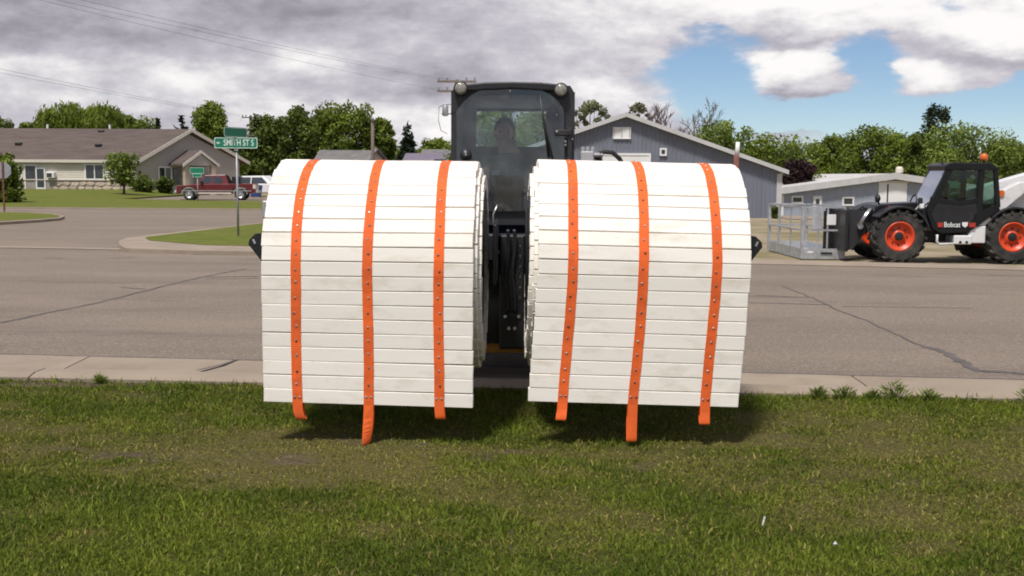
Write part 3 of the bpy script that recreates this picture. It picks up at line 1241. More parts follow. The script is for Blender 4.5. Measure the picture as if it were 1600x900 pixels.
(x0, z0), (x1, z1) = hpx(41, 294), hpx(56, 259)
(x2, _), (x3, z3) = hpx(57, 294), hpx(71, 262)
window(hs, x0, x1, .12, z1, -.03, .10, bars=0)
mb = MB()
mb.box(x2, x3, -.10, .0, .02, z3 + .02)
dr_ = mb.build('door', 'white', hs)
MB().box(x2 + .12, x3 - .12, -.125, -.095, .42, z3 - .1).build('pane', 'winglass', dr_)
MB().box(x2 + .48, x2 + .56, -.17, -.095, .95, 1.12).build('handle', 'silver', dr_)
(x0, z0), (x1, z1) = hpx(75, 278), hpx(87.5, 269)
ac = MB().bbox(x0, x1, -.45, .0, z0, z1, .03).build('air_conditioner', 'white', hs)
MB().box(x0 + .08, x1 - .18, -.47, -.44, z0 + .08, z1 - .08).build('grille', 'winglass', ac)
(x0, z0), (x1, z1) = hpx(135, 279), hpx(161, 258)
window(hs, x0, x1, z0, z1, -.03, .12, bars=1)
# second window left of the door, partly behind the tree
(x0, z0), (x1, z1) = hpx(8, 280), hpx(28, 259)
window(hs, x0, x1, z0, z1, -.03, .12, bars=1)
# entrance porch on the gable wall
po = empty('porch')
po.parent = hs
po.location = (MBK.x - .15, MBK.y - .2, 0)
po.rotation_euler = (0, 0, math.atan2(ge.y, ge.x))      # local x along the gable wall, -y outwards
pr = [(-1.75, 2.45), (0, 3.62), (1.75, 2.45), (1.75, 2.27), (0, 3.42), (-1.75, 2.27)]
MB().prism(pr, 'y', -2.3, .05).build('porch_roof', 'shingle', po)
MB().prism([(-1.78, 2.42), (0, 3.60), (1.78, 2.42), (1.78, 2.16), (0, 3.34), (-1.78, 2.16)], 'y', -2.38, -2.30).build('porch_fascia', 'trim', po)
MB().prism([(-1.4, 2.3), (0, 3.3), (1.4, 2.3)], 'y', -2.25, -2.15).build('porch_gable', 'gablewall', po)
for sx_ in (-1.3, 1.3):
    MB().box(sx_ - .2, sx_ + .2, -2.2, -1.8, -.4, 2.3).build('porch_pillar', 'stone', po)
MB().box(-.5, .5, -.12, .0, -.3, 2.05).build('porch_door', 'white', po)
MB().box(-1.35, -.75, -.1, .0, .7, 2.0).build('porch_window', 'winglass', po)
gw = empty('gable_window')
gw.parent = hs
gw.location = (0, 0, 0)
gw.rotation_euler = (0, 0, math.atan2(ge.y, ge.x))
window(gw, 2.2, 3.3, .9, 2.1, -.05, .10, bars=1)


# ---- grey metal shed with white trim (gable towards the street)
BD = 60.0
bp0 = P(975, 340, BD)
bz = float(terr(8, BD)) - .05
shed = tag(empty('metal_shed', (bp0.x, BD, bz)), 'big grey metal shed with white trimmed gable roof behind the right roll', 'shed')


def bpx(px, py):
    p = P(px, py, BD)
    return p.x - bp0.x, p.z - bz


pk = bpx(975, 182)
er = bpx(1218, 268)
el = (-er[0], er[1])
# ribbed wall sheets, each a panel of its own
npan = 18
wp = (er[0] - el[0]) / npan


def shz(x):
    return er[1] + (pk[1] - er[1]) * (1 - abs(x) / er[0])


for k in range(npan):
    xa = el[0] + k * wp
    mb = MB()
    ribs = []
    nr = 4
    for r_ in range(nr):
        s0 = xa + wp * r_ / nr
        ribs += [(s0 + .005, 0), (s0 + wp / nr * .62, 0), (s0 + wp / nr * .70, -.035), (s0 + wp / nr * .92, -.035), (s0 + wp / nr - .001, 0)]
    for x, y in ribs:
        mb.v += [(x, y, -.5), (x, y, shz(x) - .02)]
    mb.f = [(2 * i, 2 * i + 2, 2 * i + 3, 2 * i + 1) for i in range(len(ribs) - 1)]
    mb.build('wall_panel', 'siding', shed)
MB().box(er[0] - .02, er[0], .06, 22, -.5, er[1] - .03).build('side_wall', 'siding', shed)
MB().box(el[0], el[0] + .02, .06, 22, -.5, er[1] - .03).build('side_wall', 'siding', shed)
sg = []
for s_ in (-1, 1):
    pr = [(0, pk[1] + .16), (s_ * (er[0] + .35), er[1] + .04), (s_ * (er[0] + .35), er[1] - .06), (0, pk[1] + .06)]
    MB().prism(pr, 'y', -.35, 22.3).build('roof_slope', 'roofwhite', shed)
    pr = [(0, pk[1] + .20), (s_ * (er[0] + .42), er[1] + .07), (s_ * (er[0] + .42), er[1] - .16), (0, pk[1] - .03)]
    MB().prism(pr, 'y', -.40, -.345).build('rake_trim', 'dulltrim', shed)
    MB().box(s_ * er[0] - .14, s_ * er[0] + .14, -.08, .2, -.5, er[1] - .12).build('corner_trim', 'dulltrim', shed)
(x0, z0), (x1, z1) = bpx(958.5, 216), bpx(984.5, 200)
window(shed, x0, x1, z0, z1, -.05, .04, glass='white', bars=1)
(x0, z0), (x1, z1) = bpx(1033, 241), bpx(1039, 234)
window(shed, x0, x1, z0, z1, -.05, .09, bars=0)
(x0, z0), (x1, z1) = bpx(930, 338), bpx(1013, 243)
mb = MB()
gd = MB().box(x0, x1, -.10, -.03, -.4, z1).build('garage_door', 'white', shed)
for k in range(4):
    zz = z1 - (k + 1) * z1 / 5
    MB().box(x0, x1, -.115, -.098, zz - .015, zz + .015).build('panel_joint', 'trim', gd)
MB().box(x0 - .12, x1 + .12, -.13, -.03, z1, z1 + .12).build('door_trim', 'white', shed)
MB().box(x1 + .001, x1 + .13, -.13, -.03, -.4, z1).build('door_trim', 'white', shed)

# ---- lower blue-grey workshop
WD = 86.0
wz = float(terr(25, WD)) - .05
wp0 = P(1215, 337, WD)
shop = tag(empty('workshop', (wp0.x, WD, wz)), 'low blue grey workshop with shallow white edged gable behind the cage', 'workshop')


def wpx(px, py):
    p = P(px, py, WD)
    return p.x - wp0.x, p.z - wz


L0, pkw, R0 = wpx(1222, 297), wpx(1396, 273.5), wpx(1560, 299)
MB().add([(L0[0], 0, -.5), (R0[0], 0, -.5), (R0[0], 0, R0[1]), (pkw[0], 0, pkw[1]), (L0[0], 0, L0[1])], [(0, 1, 2, 3, 4)]).build('front_wall', 'siding2', shop)
MB().box(L0[0], L0[0] + .05, .01, 26, -.5, L0[1] - .05).build('side_wall', 'siding2', shop)
nb = 30
for k in range(nb):                      # vertical battens
    xx = L0[0] + (R0[0] - L0[0]) * (k + .5) / nb
    zt = np.interp(xx, [L0[0], pkw[0], R0[0]], [L0[1], pkw[1], R0[1]])
    MB().box(xx - .03, xx + .03, -.025, .01, -.5, float(zt) - .02).build('batten', 'siding2', shop)
for a, b_, ex in ((L0, pkw, -.45), (R0, pkw, .45)):
    a2 = (a[0] + ex, a[1])
    MB().prism([(a2[0], a2[1] + .10), (b_[0], b_[1] + .12), (b_[0], b_[1] + .02), (a2[0], a2[1])], 'y', -.5, 26).build('roof_slope', 'roofwhite', shop)
    MB().prism([(a2[0], a2[1] + .16), (b_[0], b_[1] + .18), (b_[0], b_[1] - .32), (a2[0], a2[1] - .34)], 'y', -.56, -.50).build('rake_trim', 'dulltrim', shop)
MB().box(L0[0] - .14, L0[0] + .14, -.08, .16, -.5, L0[1] - .35).build('corner_trim', 'white', shop)
for (a, b_) in (((1238.5, 315.5), (1252.5, 308.5)), ((1318, 319), (1332, 310))):
    (x0, z0), (x1, z1) = wpx(*a), wpx(*b_)
    window(shop, x0, x1, z0, z1, -.04, .12, bars=0)
(x0, z0), (x1, z1) = wpx(1269.5, 336), wpx(1284, 306)
dd = MB().box(x0, x1, -.10, -.03, -.05, z1).build('door', 'white', shop)
MB().box(x0 + .2, x1 - .2, -.12, -.09, z1 * .52, z1 - .25).build('pane', 'winglass', dd)
MB().box(x0 + .62, x0 + .70, -.15, -.09, z1 * .40, z1 * .46).build('handle', 'silver', dd)
(x0, z0), (x1, z1) = wpx(1371, 330), wpx(1417, 286)
gd = MB().box(x0, x1, -.10, -.03, -.3, z1).build('sliding_door', 'white', shop)
MB().box(x0 + .65, x0 + .75, -.13, -.095, -.3, z1 - .1).build('door_gap', 'black', gd)
MB().box(x0 - .1, x1 + .1, -.15, -.03, z1, z1 + .18).build('door_rail', 'trim', shop)
xx, zz = wpx(1426, 275)
mb = MB().lathe([(.14, 0), (.14, .75), (.30, .78), (.30, 1.1), (.18, 1.25)], 'z', (xx, 3, zz - .5), 12)
mb.build('roof_vent', 'trim', shop)

# driveway patch in front of the workshop
a, b_ = P(1236, 337, 74), P(1300, 337, 74)
mb = MB()
zt = lambda x, y: float(terr(x, y)) + .03
q = [(P(1222, 346, 58).x, 57), (P(1310, 346, 58).x, 57), (b_.x + 3, 84), (a.x, 84)]
rows = []
for t in np.linspace(0, 1, 8):
    for u in np.linspace(0, 1, 4):
        x = (q[0][0] * (1 - u) + q[1][0] * u) * (1 - t) + (q[3][0] * (1 - u) + q[2][0] * u) * t
        y = 57 + 27 * t
        mb.v.append((x, y, zt(x, y)))
mb.f = [(j * 4 + i, j * 4 + i + 1, j * 4 + i + 5, j * 4 + i + 4) for j in range(7) for i in range(3)]
tag(mb.build('gravel_drive', 'concrete'), kind='structure')


# ---- small houses showing only roofs between trees, left of the cab
def small_house(label, px0, px1, py_ridge, py_eave, D, roof, gable_right, hip=3.0):
    a, b_ = P(px0, py_eave, D), P(px1, py_eave, D)
    zr = P(px0, py_ridge, D + 3).z
    base = -.4
    o = tag(empty('small_house', ((a.x + b_.x) / 2, D, base)), label, 'house')
    w_ = (b_.x - a.x) / 2
    e, rr = a.z - base, zr - base
    g = w_ * .42 if gable_right else 0
    MB().box(-w_ + .3, w_ - g, 0, .2, 0, e).build('front_wall', 'housewall', o)
    MB().box(-w_ + .3, -w_ + .5, .2, 7, 0, e).build('side_wall', 'housewall', o)
    # long roof
    MB().prism([(-.5, e - .15), (3.5, rr), (7.5, e - .15), (7.5, e - .35), (3.5, rr - .2), (-.5, e - .35)], 'x', -w_, w_ - g).build('roof', roof, o)
    if gable_right:
        MB().add([(w_ - g + .05, .1, 0), (w_ + .1, 3, 0), (w_ + .1, 3, e), (w_ - g * .5, 1.6, rr - .1), (w_ - g + .05, .1, e)], [(0, 1, 2, 3, 4)]).build('gable_wall', 'housewall', o)
        MB().beam((w_ - g - .1, -.3, e - .25), (w_ - g * .5, 1.2, rr + .05), .4, .16).build('rake_board', roof, o)
        MB().beam((w_ - g * .5, 1.2, rr + .05), (w_ + .4, 2.9, e - .3), .4, .16).build('rake_board', roof, o)
    else:
        MB().box(w_ - .5, w_ - .3, .2, 7, 0, e).build('side_wall', 'housewall', o)
    window(o, -w_ * .5, -w_ * .5 + 1.2, .9, 2.0, -.02, .1)
    return o


small_house('small house with grey gable roof peeking over the left roll', 489, 597, 234, 251, 100, 'shingle2', True)
small_house('low building with grey roof right beside the cab', 655, 722, 233, 248, 105, 'shingle2', False)
small_house('low shed with purple roof behind the left roll', 628, 700, 239, 250, 92, 'purple', False)


# ================================================================== POLES AND WIRES
def wood_pole(label, px, py_top, D, arms, base_z=-.4, rad=.15):
    top = P(px, py_top, D)
    o = tag(empty('utility_pole', (top.x, D, base_z)), label, 'utility pole', 'wooden utility poles')
    h = top.z - base_z
    MB().tube([(0, 0, -.3), (0, 0, h * .5), (0, 0, h)], [rad * 1.25, rad, rad * .8], 10).build('pole', 'wood', o, True)
    for dz, hw in arms:
        ar = MB().box(-hw, hw, -.26, -.13, h - dz - .06, h - dz + .06).build('crossarm', 'wood', o)
        for x in (-hw + .1, -hw * .5, hw * .5, hw - .1):
            MB().lathe([(.03, 0), (.03, .08), (.07, .1), (.07, .2), (.03, .24)], 'z', (x, -.2, h - dz + .06), 8).build('insulator', 'zinc', ar)
    return o, h


p1, h1 = wood_pole('thin wooden utility pole behind the street name sign', 391.5, 180, 118, [(.25, .9)], rad=.19)
p2, h2 = wood_pole('plain wooden utility pole rising behind the left roll', 582, 184, 96, [(.3, .02)], rad=.16)
p3, h3 = wood_pole('utility pole hidden behind the cab with crossarms sticking out', 714, 124, 70, [(.15, 1.22), (.75, 1.22)], rad=.16)
# hanging hardware on the pole behind the cab
mb = MB()
w0 = Vector((-1.05, -.3, 0))
mb.tube([(-.2, -.2, h3 - 1.55), (-.85, -.2, h3 - 1.6), (-1.12, -.2, h3 - 1.75), (-1.15, -.2, h3 - 2.6), (-1.0, -.2, h3 - 3.2), (-.6, -.2, h3 - 3.4)], .022, 6)
mb.build('drop_cable', 'wire', p3, True)
MB().lathe([(.14, 0), (.19, .05), (.19, .62), (.12, .7)], 'z', (-.72, -.2, h3 - 2.3), 12).build('transformer', 'zinc', p3, True)
MB().box(-.95, -.2, -.24, -.16, h3 - 2.2, h3 - 2.12).build('bracket', 'wood', p3)


def wire(label, a, b_, sag, r=.014):
    a, b_ = Vector(a), Vector(b_)
    pts = []
    for k in range(25):
        t = k / 24
        p = a.lerp(b_, t)
        p.z -= sag * 4 * t * (1 - t)
        pts.append(p)
    tag(MB().tube(pts, r, 5).build('power_line', 'wire', smooth_=True), label, 'power line', 'overhead power lines')


t1 = Vector((p1.location.x, 118, h1 - .4))
for k, (lab, dx, dz) in enumerate((('upper of the two low power lines crossing above the long house', -.7, 0), ('lower of the two low power lines crossing above the long house', .6, -.35))):
    e_ = P(0, 98 + k * 6, 62)
    d = e_ - (t1 + Vector((dx, 0, dz)))
    wire(lab, t1 + Vector((dx, -.2, dz)), e_ + d * .75, .35, .008)
t3 = Vector((p3.location.x, 70, h3 - .4))
for k, (lab, px) in enumerate((('leftmost of three high power lines in the upper left sky', 108), ('middle one of three high power lines in the upper left sky', 140),
                              ('rightmost of three high power lines in the upper left sky', 176))):
    e_ = P(px, 0, 37)
    s_ = t3 + Vector((-1.1 + k * .5, -.2, -.1 if k else -.7))
    d = e_ - s_
    wire(lab, s_, e_ + d * .6, .25, .005)


# ================================================================== STREET SIGNS
def street_sign(label, px, D, base_z, post_top_py, blades):
    b_ = P(px, 300, D)
    o = tag(empty('street_sign', (b_.x, D, base_z)), label, 'street sign')
    top = P(px, post_top_py, D).z - base_z
    MB().tube([(0, 0, -.2), (0, 0, top)], .032, 10).build('post', 'zinc', o, True)
    for py, wdt, hgt, rot, txt in blades:
        z = P(px, py, D).z - base_z
        bl = empty('sign_blade')
        bl.parent = o
        bl.location = (0, -.06, z)
        bl.rotation_euler = (0, 0, rot)
        r_ = .04
        out = []
        for cx, cz, a0 in ((wdt / 2 - r_, hgt / 2 - r_, 0), (-wdt / 2 + r_, hgt / 2 - r_, 90), (-wdt / 2 + r_, -hgt / 2 + r_, 180), (wdt / 2 - r_, -hgt / 2 + r_, 270)):
            out += [(cx + r_ * math.cos(R(a0 + t)), cz + r_ * math.sin(R(a0 + t))) for t in (0, 30, 60, 90)]
        MB().prism(out, 'y', -.004, .004).build('sign_panel', 'signgreen', bl)
        inn = [(x * (1 - .05 / wdt), z_ * (1 - .05 / hgt)) for x, z_ in out]
        ou2 = [(x * (1 - .018 / wdt), z_ * (1 - .018 / hgt)) for x, z_ in out]
        MB().ringplate(ou2, inn, 'y', -.0075, -.0045).build('sign_border', 'signwhite', bl)
        MB().box(-.05, .05, .006, .06, -hgt / 2 - .06, hgt / 2 * .4).build('bracket', 'zinc', bl)
        for body, size, tx, xs_ in txt:
            text_part('lettering', body, size, 'signwhite', bl, (tx, -.006, 0), (PI / 2, 0, 0), xs_, .003, width=.80)
            MB().prism([(-.52, .0), (-.47, .035), (-.47, .012), (-.42, .012), (-.42, -.012), (-.47, -.012), (-.47, -.035)], 'y', -.007, -.0045).build('emblem', 'signwhite', bl)
    return o


street_sign('green street name sign reading SMITH ST S on a grey post', 371, 29.8, -.2, 231,
            [(223.5, 1.16, .30, R(3), [('SMITH ST S', .235, .075, .80)]), (207, .95, .27, R(64), [])])
street_sign('small faded green street sign standing before the red pickup', 309, 70, -.2, 272, [(266.5, .92, .40, R(-4), []), (274, .6, .24, R(-4), [])])

# octagonal stop sign seen from the back at the left edge
D = 50.5
bp_ = P(6, 300, D)
o = tag(empty('stop_sign', (bp_.x, D, -.2)), 'grey back of an octagonal sign at the left edge of the picture', 'road sign')
zc = P(6, 266, D).z + .2
oc = [(.40 * math.cos(R(22.5 + 45 * k)), zc + .40 * math.sin(R(22.5 + 45 * k))) for k in range(8)]
MB().prism(oc, 'y', 0, .006).build('sign_panel', 'zinc', o)
MB().prism([(x * .98, zc + (z - zc) * .98) for x, z in oc], 'y', .0065, .009).build('sign_face', 'redtrim', o)
MB().box(-.035, .035, -.05, -.001, -.2, zc + .38).build('post', 'rust', o)


# ================================================================== TREES
def leaf_cloud(cent, rad, n, size, up=.25, squash=1.0, droop=0.0):
    """n leaf quads on and in the clump spheres; returns verts, faces, tone"""
    cent, rad = np.asarray(cent, float), np.asarray(rad, float)
    pick = rng.choice(len(cent), n, p=rad ** 2 / np.sum(rad ** 2))
    d = rng.normal(size=(n, 3))
    d /= np.linalg.norm(d, axis=1)[:, None]
    r_ = rad[pick] * (rng.random(n) ** .38) * rng.uniform(.8, 1.18, n)
    c = cent[pick] + d * r_[:, None] * np.array([1, 1, squash])
    nrm = d * .7 + rng.normal(size=(n, 3)) * .6 + np.array([0, 0, up])
    nrm /= np.linalg.norm(nrm, axis=1)[:, None]
    a = np.cross(nrm, rng.normal(size=(n, 3)))
    a /= np.linalg.norm(a, axis=1)[:, None]
    if droop:
        a = a * (1 - droop) + np.array([0, 0, -1]) * droop
        a /= np.linalg.norm(a, axis=1)[:, None]
    b_ = np.cross(nrm, a)
    s_ = size * rng.uniform(.55, 1.35, n)[:, None]
    el_ = 1.0 + 1.6 * droop
    V = np.stack([c - a * s_ * el_, c - b_ * s_ * .55, c + a * s_ * el_, c + b_ * s_ * .55], 1).reshape(-1, 3)
    F = np.arange(n * 4).reshape(n, 4)
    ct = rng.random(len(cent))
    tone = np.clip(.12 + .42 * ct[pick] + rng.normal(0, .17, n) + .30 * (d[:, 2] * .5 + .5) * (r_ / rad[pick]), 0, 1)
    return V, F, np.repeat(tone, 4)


def tree(name, label, px, w_px, py_top, D, kind='mid', shape='round', base_z=-.4, n=3600, trunk=True, group='trees in the background', cat='tree', leaf=None, bottom=None):
    c = P(px, 275, D)
    k = D / FOC
    w_ = w_px * k
    h = P(px, py_top, D).z - base_z
    o = tag(empty(name, (c.x, D, base_z)), label, cat, group)
    size = leaf or max(.16, D * .0021)
    cs, rs = [], []
    cb = bottom if bottom is not None else .12
    rnd = random.Random(int(px * 13 + py_top * 7))
    if shape in ('round', 'willow', 'tall', 'sparse', 'lean'):
        m = {'round': 52, 'willow': 46, 'tall': 36, 'sparse': 80, 'lean': 16}[shape]
        for i in range(m):
            t = (i + .5) / m
            zc_ = cb + (1 - cb) * t
            if shape == 'tall':
                ww = .5 * math.sin(PI * min(1, .18 + .80 * t)) ** .7
            else:
                ww = .5 * max(.02, 1 - abs(2 * (t * .86 + .04) - 1) ** 3.0) ** .5
            a = i * 2.39996 + rnd.uniform(-.5, .5)
            q = rnd.uniform(.05, 1) ** .55 * .80
            r_ = w_ * rnd.uniform(.10, .21) * (1.1 if shape != 'sparse' else .42)
            x = math.cos(a) * q * ww * w_ + (0 if shape != 'lean' else w_ * .35 * (t - .5))
            cs.append((x, math.sin(a) * q * ww * w_ * .8, max(r_ * .6, h * zc_ - r_ * .9)))
            rs.append(r_)
        cs.append((rnd.uniform(-.1, .1) * w_, 0, h - w_ * .12))
        rs.append(w_ * .13)
    elif shape == 'cone':
        for i in range(34):
            t = i / 33
            ww = .5 * (1 - t) ** .85 + .02
            for q in range(1 + int(4 * (1 - t))):
                a = rnd.uniform(0, 2 * PI)
                cs.append((math.cos(a) * ww * w_ * .72, math.sin(a) * ww * w_ * .72, h * (.05 + .93 * t)))
                rs.append(max(.12, w_ * .17 * (1 - t) + .10))
    elif shape == 'shrub':
        for i in range(16):
            a = rnd.uniform(0, 2 * PI)
            q = rnd.uniform(0, .34)
            r_ = w_ * rnd.uniform(.16, .24)
            cs.append((math.cos(a) * q * w_, math.sin(a) * q * w_, rnd.uniform(.15, 1) * (h - r_)))
            rs.append(r_)
    if shape != 'bare' and trunk:
        mb = MB()
        tr = max(.10, w_ * .028)
        hh = h * (.9 if shape == 'cone' else .72)
        mb.tube([(0, 0, -.3), (0, 0, h * .08), (w_ * .015, 0, hh * .5), (0, 0, hh)], [tr * 1.5, tr, tr * .75, tr * .25], 8)
        if shape != 'cone':
            for i in range(0, len(cs), 2):
                z0 = max(h * .12, cs[i][2] * .55)
                p0, p1_ = Vector((0, 0, z0)), Vector(cs[i])
                mid = p0.lerp(p1_, .5) + Vector((0, 0, -h * .02))
                mb.tube([p0, mid, p1_], [tr * .45, tr * .28, tr * .08], 5)
        mb.build('trunk', 'bark', o, True)
    if shape == 'bare':
        mb = MB()

        def br(p, d, l_, r_, depth):
            q = p + d * l_
            mb.tube([p, p.lerp(q, .5) + Vector((rnd.gauss(0, .04), rnd.gauss(0, .04), 0)) * l_, q], [r_, r_ * .8, r_ * .6], 4 if depth < 3 else 6)
            if depth == 0:
                return
            for _ in range(3 if depth > 1 else 4):
                nd_ = (d + Vector((rnd.gauss(0, .45), rnd.gauss(0, .45), rnd.gauss(.12, .25)))).normalized()
                br(p.lerp(q, rnd.uniform(.55, 1)), nd_, l_ * rnd.uniform(.58, .80), r_ * .62, depth - 1)
        br(Vector((0, 0, -.2)), Vector((0, 0, 1)), h * .42, .26, 5)
        for s_ in (-1, 1):
            br(Vector((0, 0, h * .25)), Vector((s_ * .6, 0, .8)).normalized(), h * .36, .17, 5)
        mb.build('branches', 'bareb', o, True)
        return o
    V, F, T = leaf_cloud(cs, rs, n if shape != 'sparse' else int(n * .26), size, squash=.85 if shape == 'round' else 1, droop=.55 if shape == 'willow' else (.2 if shape == 'cone' else 0))
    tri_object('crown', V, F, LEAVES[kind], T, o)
    return o


TR = [  # px, width px, top px, distance, kind, shape, label
    (-8, 60, 178, 135, 'dark', 'round', 'dark tree cut by the left edge behind the long house'),
    (52, 50, 191, 150, 'mid', 'round', 'low far tree left of the willow over the house roof'),
    (108, 92, 163, 128, 'mid', 'willow', 'left crown of the broad willow over the brown roof'),
    (158, 92, 164, 131, 'mid', 'willow', 'middle crown of the broad willow over the brown roof'),
    (208, 74, 178, 134, 'mid', 'round', 'lower green tree at the right end of the willow'),
    (249, 18, 188, 128, 'pine', 'cone', 'tiny dark spruce tip over the brown roof ridge'),
    (287, 34, 181, 122, 'pine', 'cone', 'dark spruce just right of the house gable'),
    (331, 66, 160, 116, 'mid', 'tall', 'tall bright poplar shaped tree behind the street name sign'),
    (372, 60, 214, 112, 'dark', 'round', 'low dark tree directly behind the street name sign'),
    (424, 66, 178, 112, 'dark', 'round', 'dark round tree right of the thin utility pole'),
    (478, 76, 165, 110, 'dark', 'round', 'big dark tree in the middle of the left tree row'),
    (541, 84, 157, 106, 'mid', 'round', 'tallest tree of the row above the left roll'),
    (592, 46, 184, 108, 'mid', 'round', 'smaller tree at the right end of the left row'),
    (637, 44, 192, 104, 'pine', 'cone', 'lone pointed spruce between left row and cab'),
    (684, 60, 216, 150, 'mid', 'round', 'low far tree left of the cab'),
    (768, 110, 150, 80, 'light', 'round', 'leafy tree seen through the cab windows on the left'),
    (846, 96, 168, 84, 'light', 'round', 'leafy tree seen through the cab windows on the right'),
    (920, 84, 158, 96, 'sparse', 'sparse', 'thin leaved tree over the left slope of the metal shed'),
    (996, 52, 163, 100, 'sparse', 'sparse', 'thin leaved small tree just right of the shed peak'),
    (1122, 100, 186, 96, 'light', 'round', 'bright round tree over the right slope of the shed'),
    (1208, 122, 205, 98, 'mid', 'round', 'wide round tree behind the end of the metal shed'),
    (1247, 42, 250, 92, 'plum', 'round', 'small dark red plum tree between shed and workshop'),
    (1300, 70, 210, 112, 'mid', 'round', 'first tree from the left behind the workshop'),
    (1362, 92, 194, 108, 'mid', 'round', 'second tree from the left behind the workshop'),
    (1437, 80, 206, 110, 'dark', 'round', 'green tree in front of the dark leaning conifer'),
    (1452, 54, 163, 128, 'pine', 'lean', 'dark leaning conifer crown standing above the right trees'),
    (1512, 118, 188, 104, 'light', 'round', 'largest tree behind the telehandler cab'),
    (1576, 70, 220, 112, 'dark', 'round', 'dark tree behind the telehandler boom'),
    (1640, 90, 214, 108, 'mid', 'round', 'tree cut by the right edge of the picture'),
]
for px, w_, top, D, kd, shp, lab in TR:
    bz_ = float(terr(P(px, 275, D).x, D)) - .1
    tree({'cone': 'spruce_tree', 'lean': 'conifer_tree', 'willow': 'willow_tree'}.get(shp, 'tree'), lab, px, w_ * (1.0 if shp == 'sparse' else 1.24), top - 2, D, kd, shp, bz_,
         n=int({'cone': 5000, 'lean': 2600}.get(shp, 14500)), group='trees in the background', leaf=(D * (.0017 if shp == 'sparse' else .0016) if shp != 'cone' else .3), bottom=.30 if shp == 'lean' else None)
tree('bare_tree', 'leafless grey tree over the right roof slope of the shed', 1046, 80, 172, 98, 'mid', 'bare', -1.0)
tree('young_tree', 'young light green tree on the lawn before the long house', 193, 58, 233, 82, 'light', 'round', -.1, n=1300, leaf=.15, group='trees on the house lawn', bottom=.42)
tree('street_tree', 'green tree cut by the left edge beside the octagonal sign', 4, 62, 236, 64, 'mid', 'round', -.3, n=3600, leaf=.14, group='trees on the house lawn', bottom=.12)
tree('shrub', 'left of two clipped dark green shrubs by the house corner', 224, 40, 272, 88, 'dark', 'shrub', -.05, n=2600, trunk=False, group='clipped shrubs', cat='shrub', leaf=.12)
tree('shrub', 'right of two clipped dark green shrubs by the house corner', 257, 32, 274, 89, 'dark', 'shrub', -.05, n=2200, trunk=False, group='clipped shrubs', cat='shrub', leaf=.12)
tree('shrub', 'low green bush at the foot of the shed corner', 1212, 16, 322, 59, 'dark', 'shrub', float(terr(14, 59)), n=700, trunk=False, cat='shrub', leaf=.09, group='low bushes')
tree('shrub', 'light green bush right of the house gable', 342, 46, 262, 100, 'mid', 'shrub', -.3, n=1500, trunk=False, cat='shrub', leaf=.2, group='low bushes')
# a far wood that closes the horizon
cs, rs = [], []
for i in range(260):
    x = -330 + 660 * (i + random.random()) / 260
    cs.append((x, 175 + random.uniform(-12, 12), random.uniform(.5, 4.2) + (1.5 if -110 < x < -10 else 0)))
    rs.append(random.uniform(2.2, 3.6))
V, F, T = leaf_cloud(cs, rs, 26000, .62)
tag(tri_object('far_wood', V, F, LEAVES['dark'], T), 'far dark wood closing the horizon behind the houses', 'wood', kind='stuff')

# ================================================================== VEHICLES
def wheel(parent, c, r, w_, axis='y', rim_r=.5, rimm='silver', seg=28, lugs=0, hub='black', name='wheel', side=-1):
    e = empty(name)
    e.parent = parent
    e.location = c
    hw = w_ / 2
    rr = r * rim_r
    mb = MB()
    prof = [(rr, -hw * .92), (rr * 1.12, -hw), (r * .86, -hw * .98), (r * .96, -hw * .78), (r, -hw * .5), (r, hw * .5), (r * .96, hw * .78), (r * .86, hw * .98), (rr * 1.12, hw), (rr, hw * .92)]
    if lugs:
        prof = [(a * (.955 if a > r * .9 else 1), b_) for a, b_ in prof]
    mb.lathe(prof, axis, (0, 0, 0), seg, False)
    if lugs:
        for k in range(lugs):
            for s_ in (-1, 1):
                a0 = 2 * PI * (k + (.5 if s_ > 0 else 0)) / lugs
                a1 = a0 + .30
                p0 = Vector((math.cos(a0) * r * .965, s_ * .01, math.sin(a0) * r * .965))
                p1_ = Vector((math.cos(a1) * r * .95, s_ * hw * .97, math.sin(a1) * r * .95))
                mb.beam(p0, p1_, r * .10, r * .085, up=p0.normalized())
                p2_ = Vector((math.cos(a1 + .02) * r * .84, s_ * hw * 1.0, math.sin(a1 + .02) * r * .84))
                mb.beam(p1_, p2_, r * .08, r * .06, up=(0, s_, 0))
    mb.build('tyre', 'rubber', e, not lugs)
    mb = MB()
    mb.lathe([(rr * 1.02, -hw * .80), (rr * 1.02, -hw * .93), (rr * .90, -hw * .93), (rr * .82, -hw * .55), (rr * .46, -hw * .42), (rr * .40, -hw * .62), (rr * .02, -hw * .62)], axis, (0, 0, 0), seg, False)
    mb.lathe([(rr * 1.02, hw * .80), (rr * 1.02, hw * .93), (rr * .90, hw * .93), (rr * .82, hw * .55), (rr * .46, hw * .42), (rr * .02, hw * .5)], axis, (0, 0, 0), seg, False)
    rm = mb.build('rim', rimm, e, True)
    mb = MB()
    mb.lathe([(rr * .30, -hw * .62), (rr * .28, -hw * .78), (rr * .12, -hw * .84), (.001, -hw * .84)], axis, (0, 0, 0), 14)
    for k in range(8):
        a = 2 * PI * k / 8
        mb.lathe([(rr * .05, -hw * .42), (rr * .05, -hw * .60)], axis, (math.cos(a) * rr * .58, 0, math.sin(a) * rr * .58), 6)
    mb.build('hub', hub, rm)
    return e


def car_shell(parent, prof, w_, m, name='body', taper=0.0, bevel=.04):
    o = MB().prism(prof, 'y', -w_ / 2, w_ / 2).build(name, m, parent, bevel=bevel)
    return o


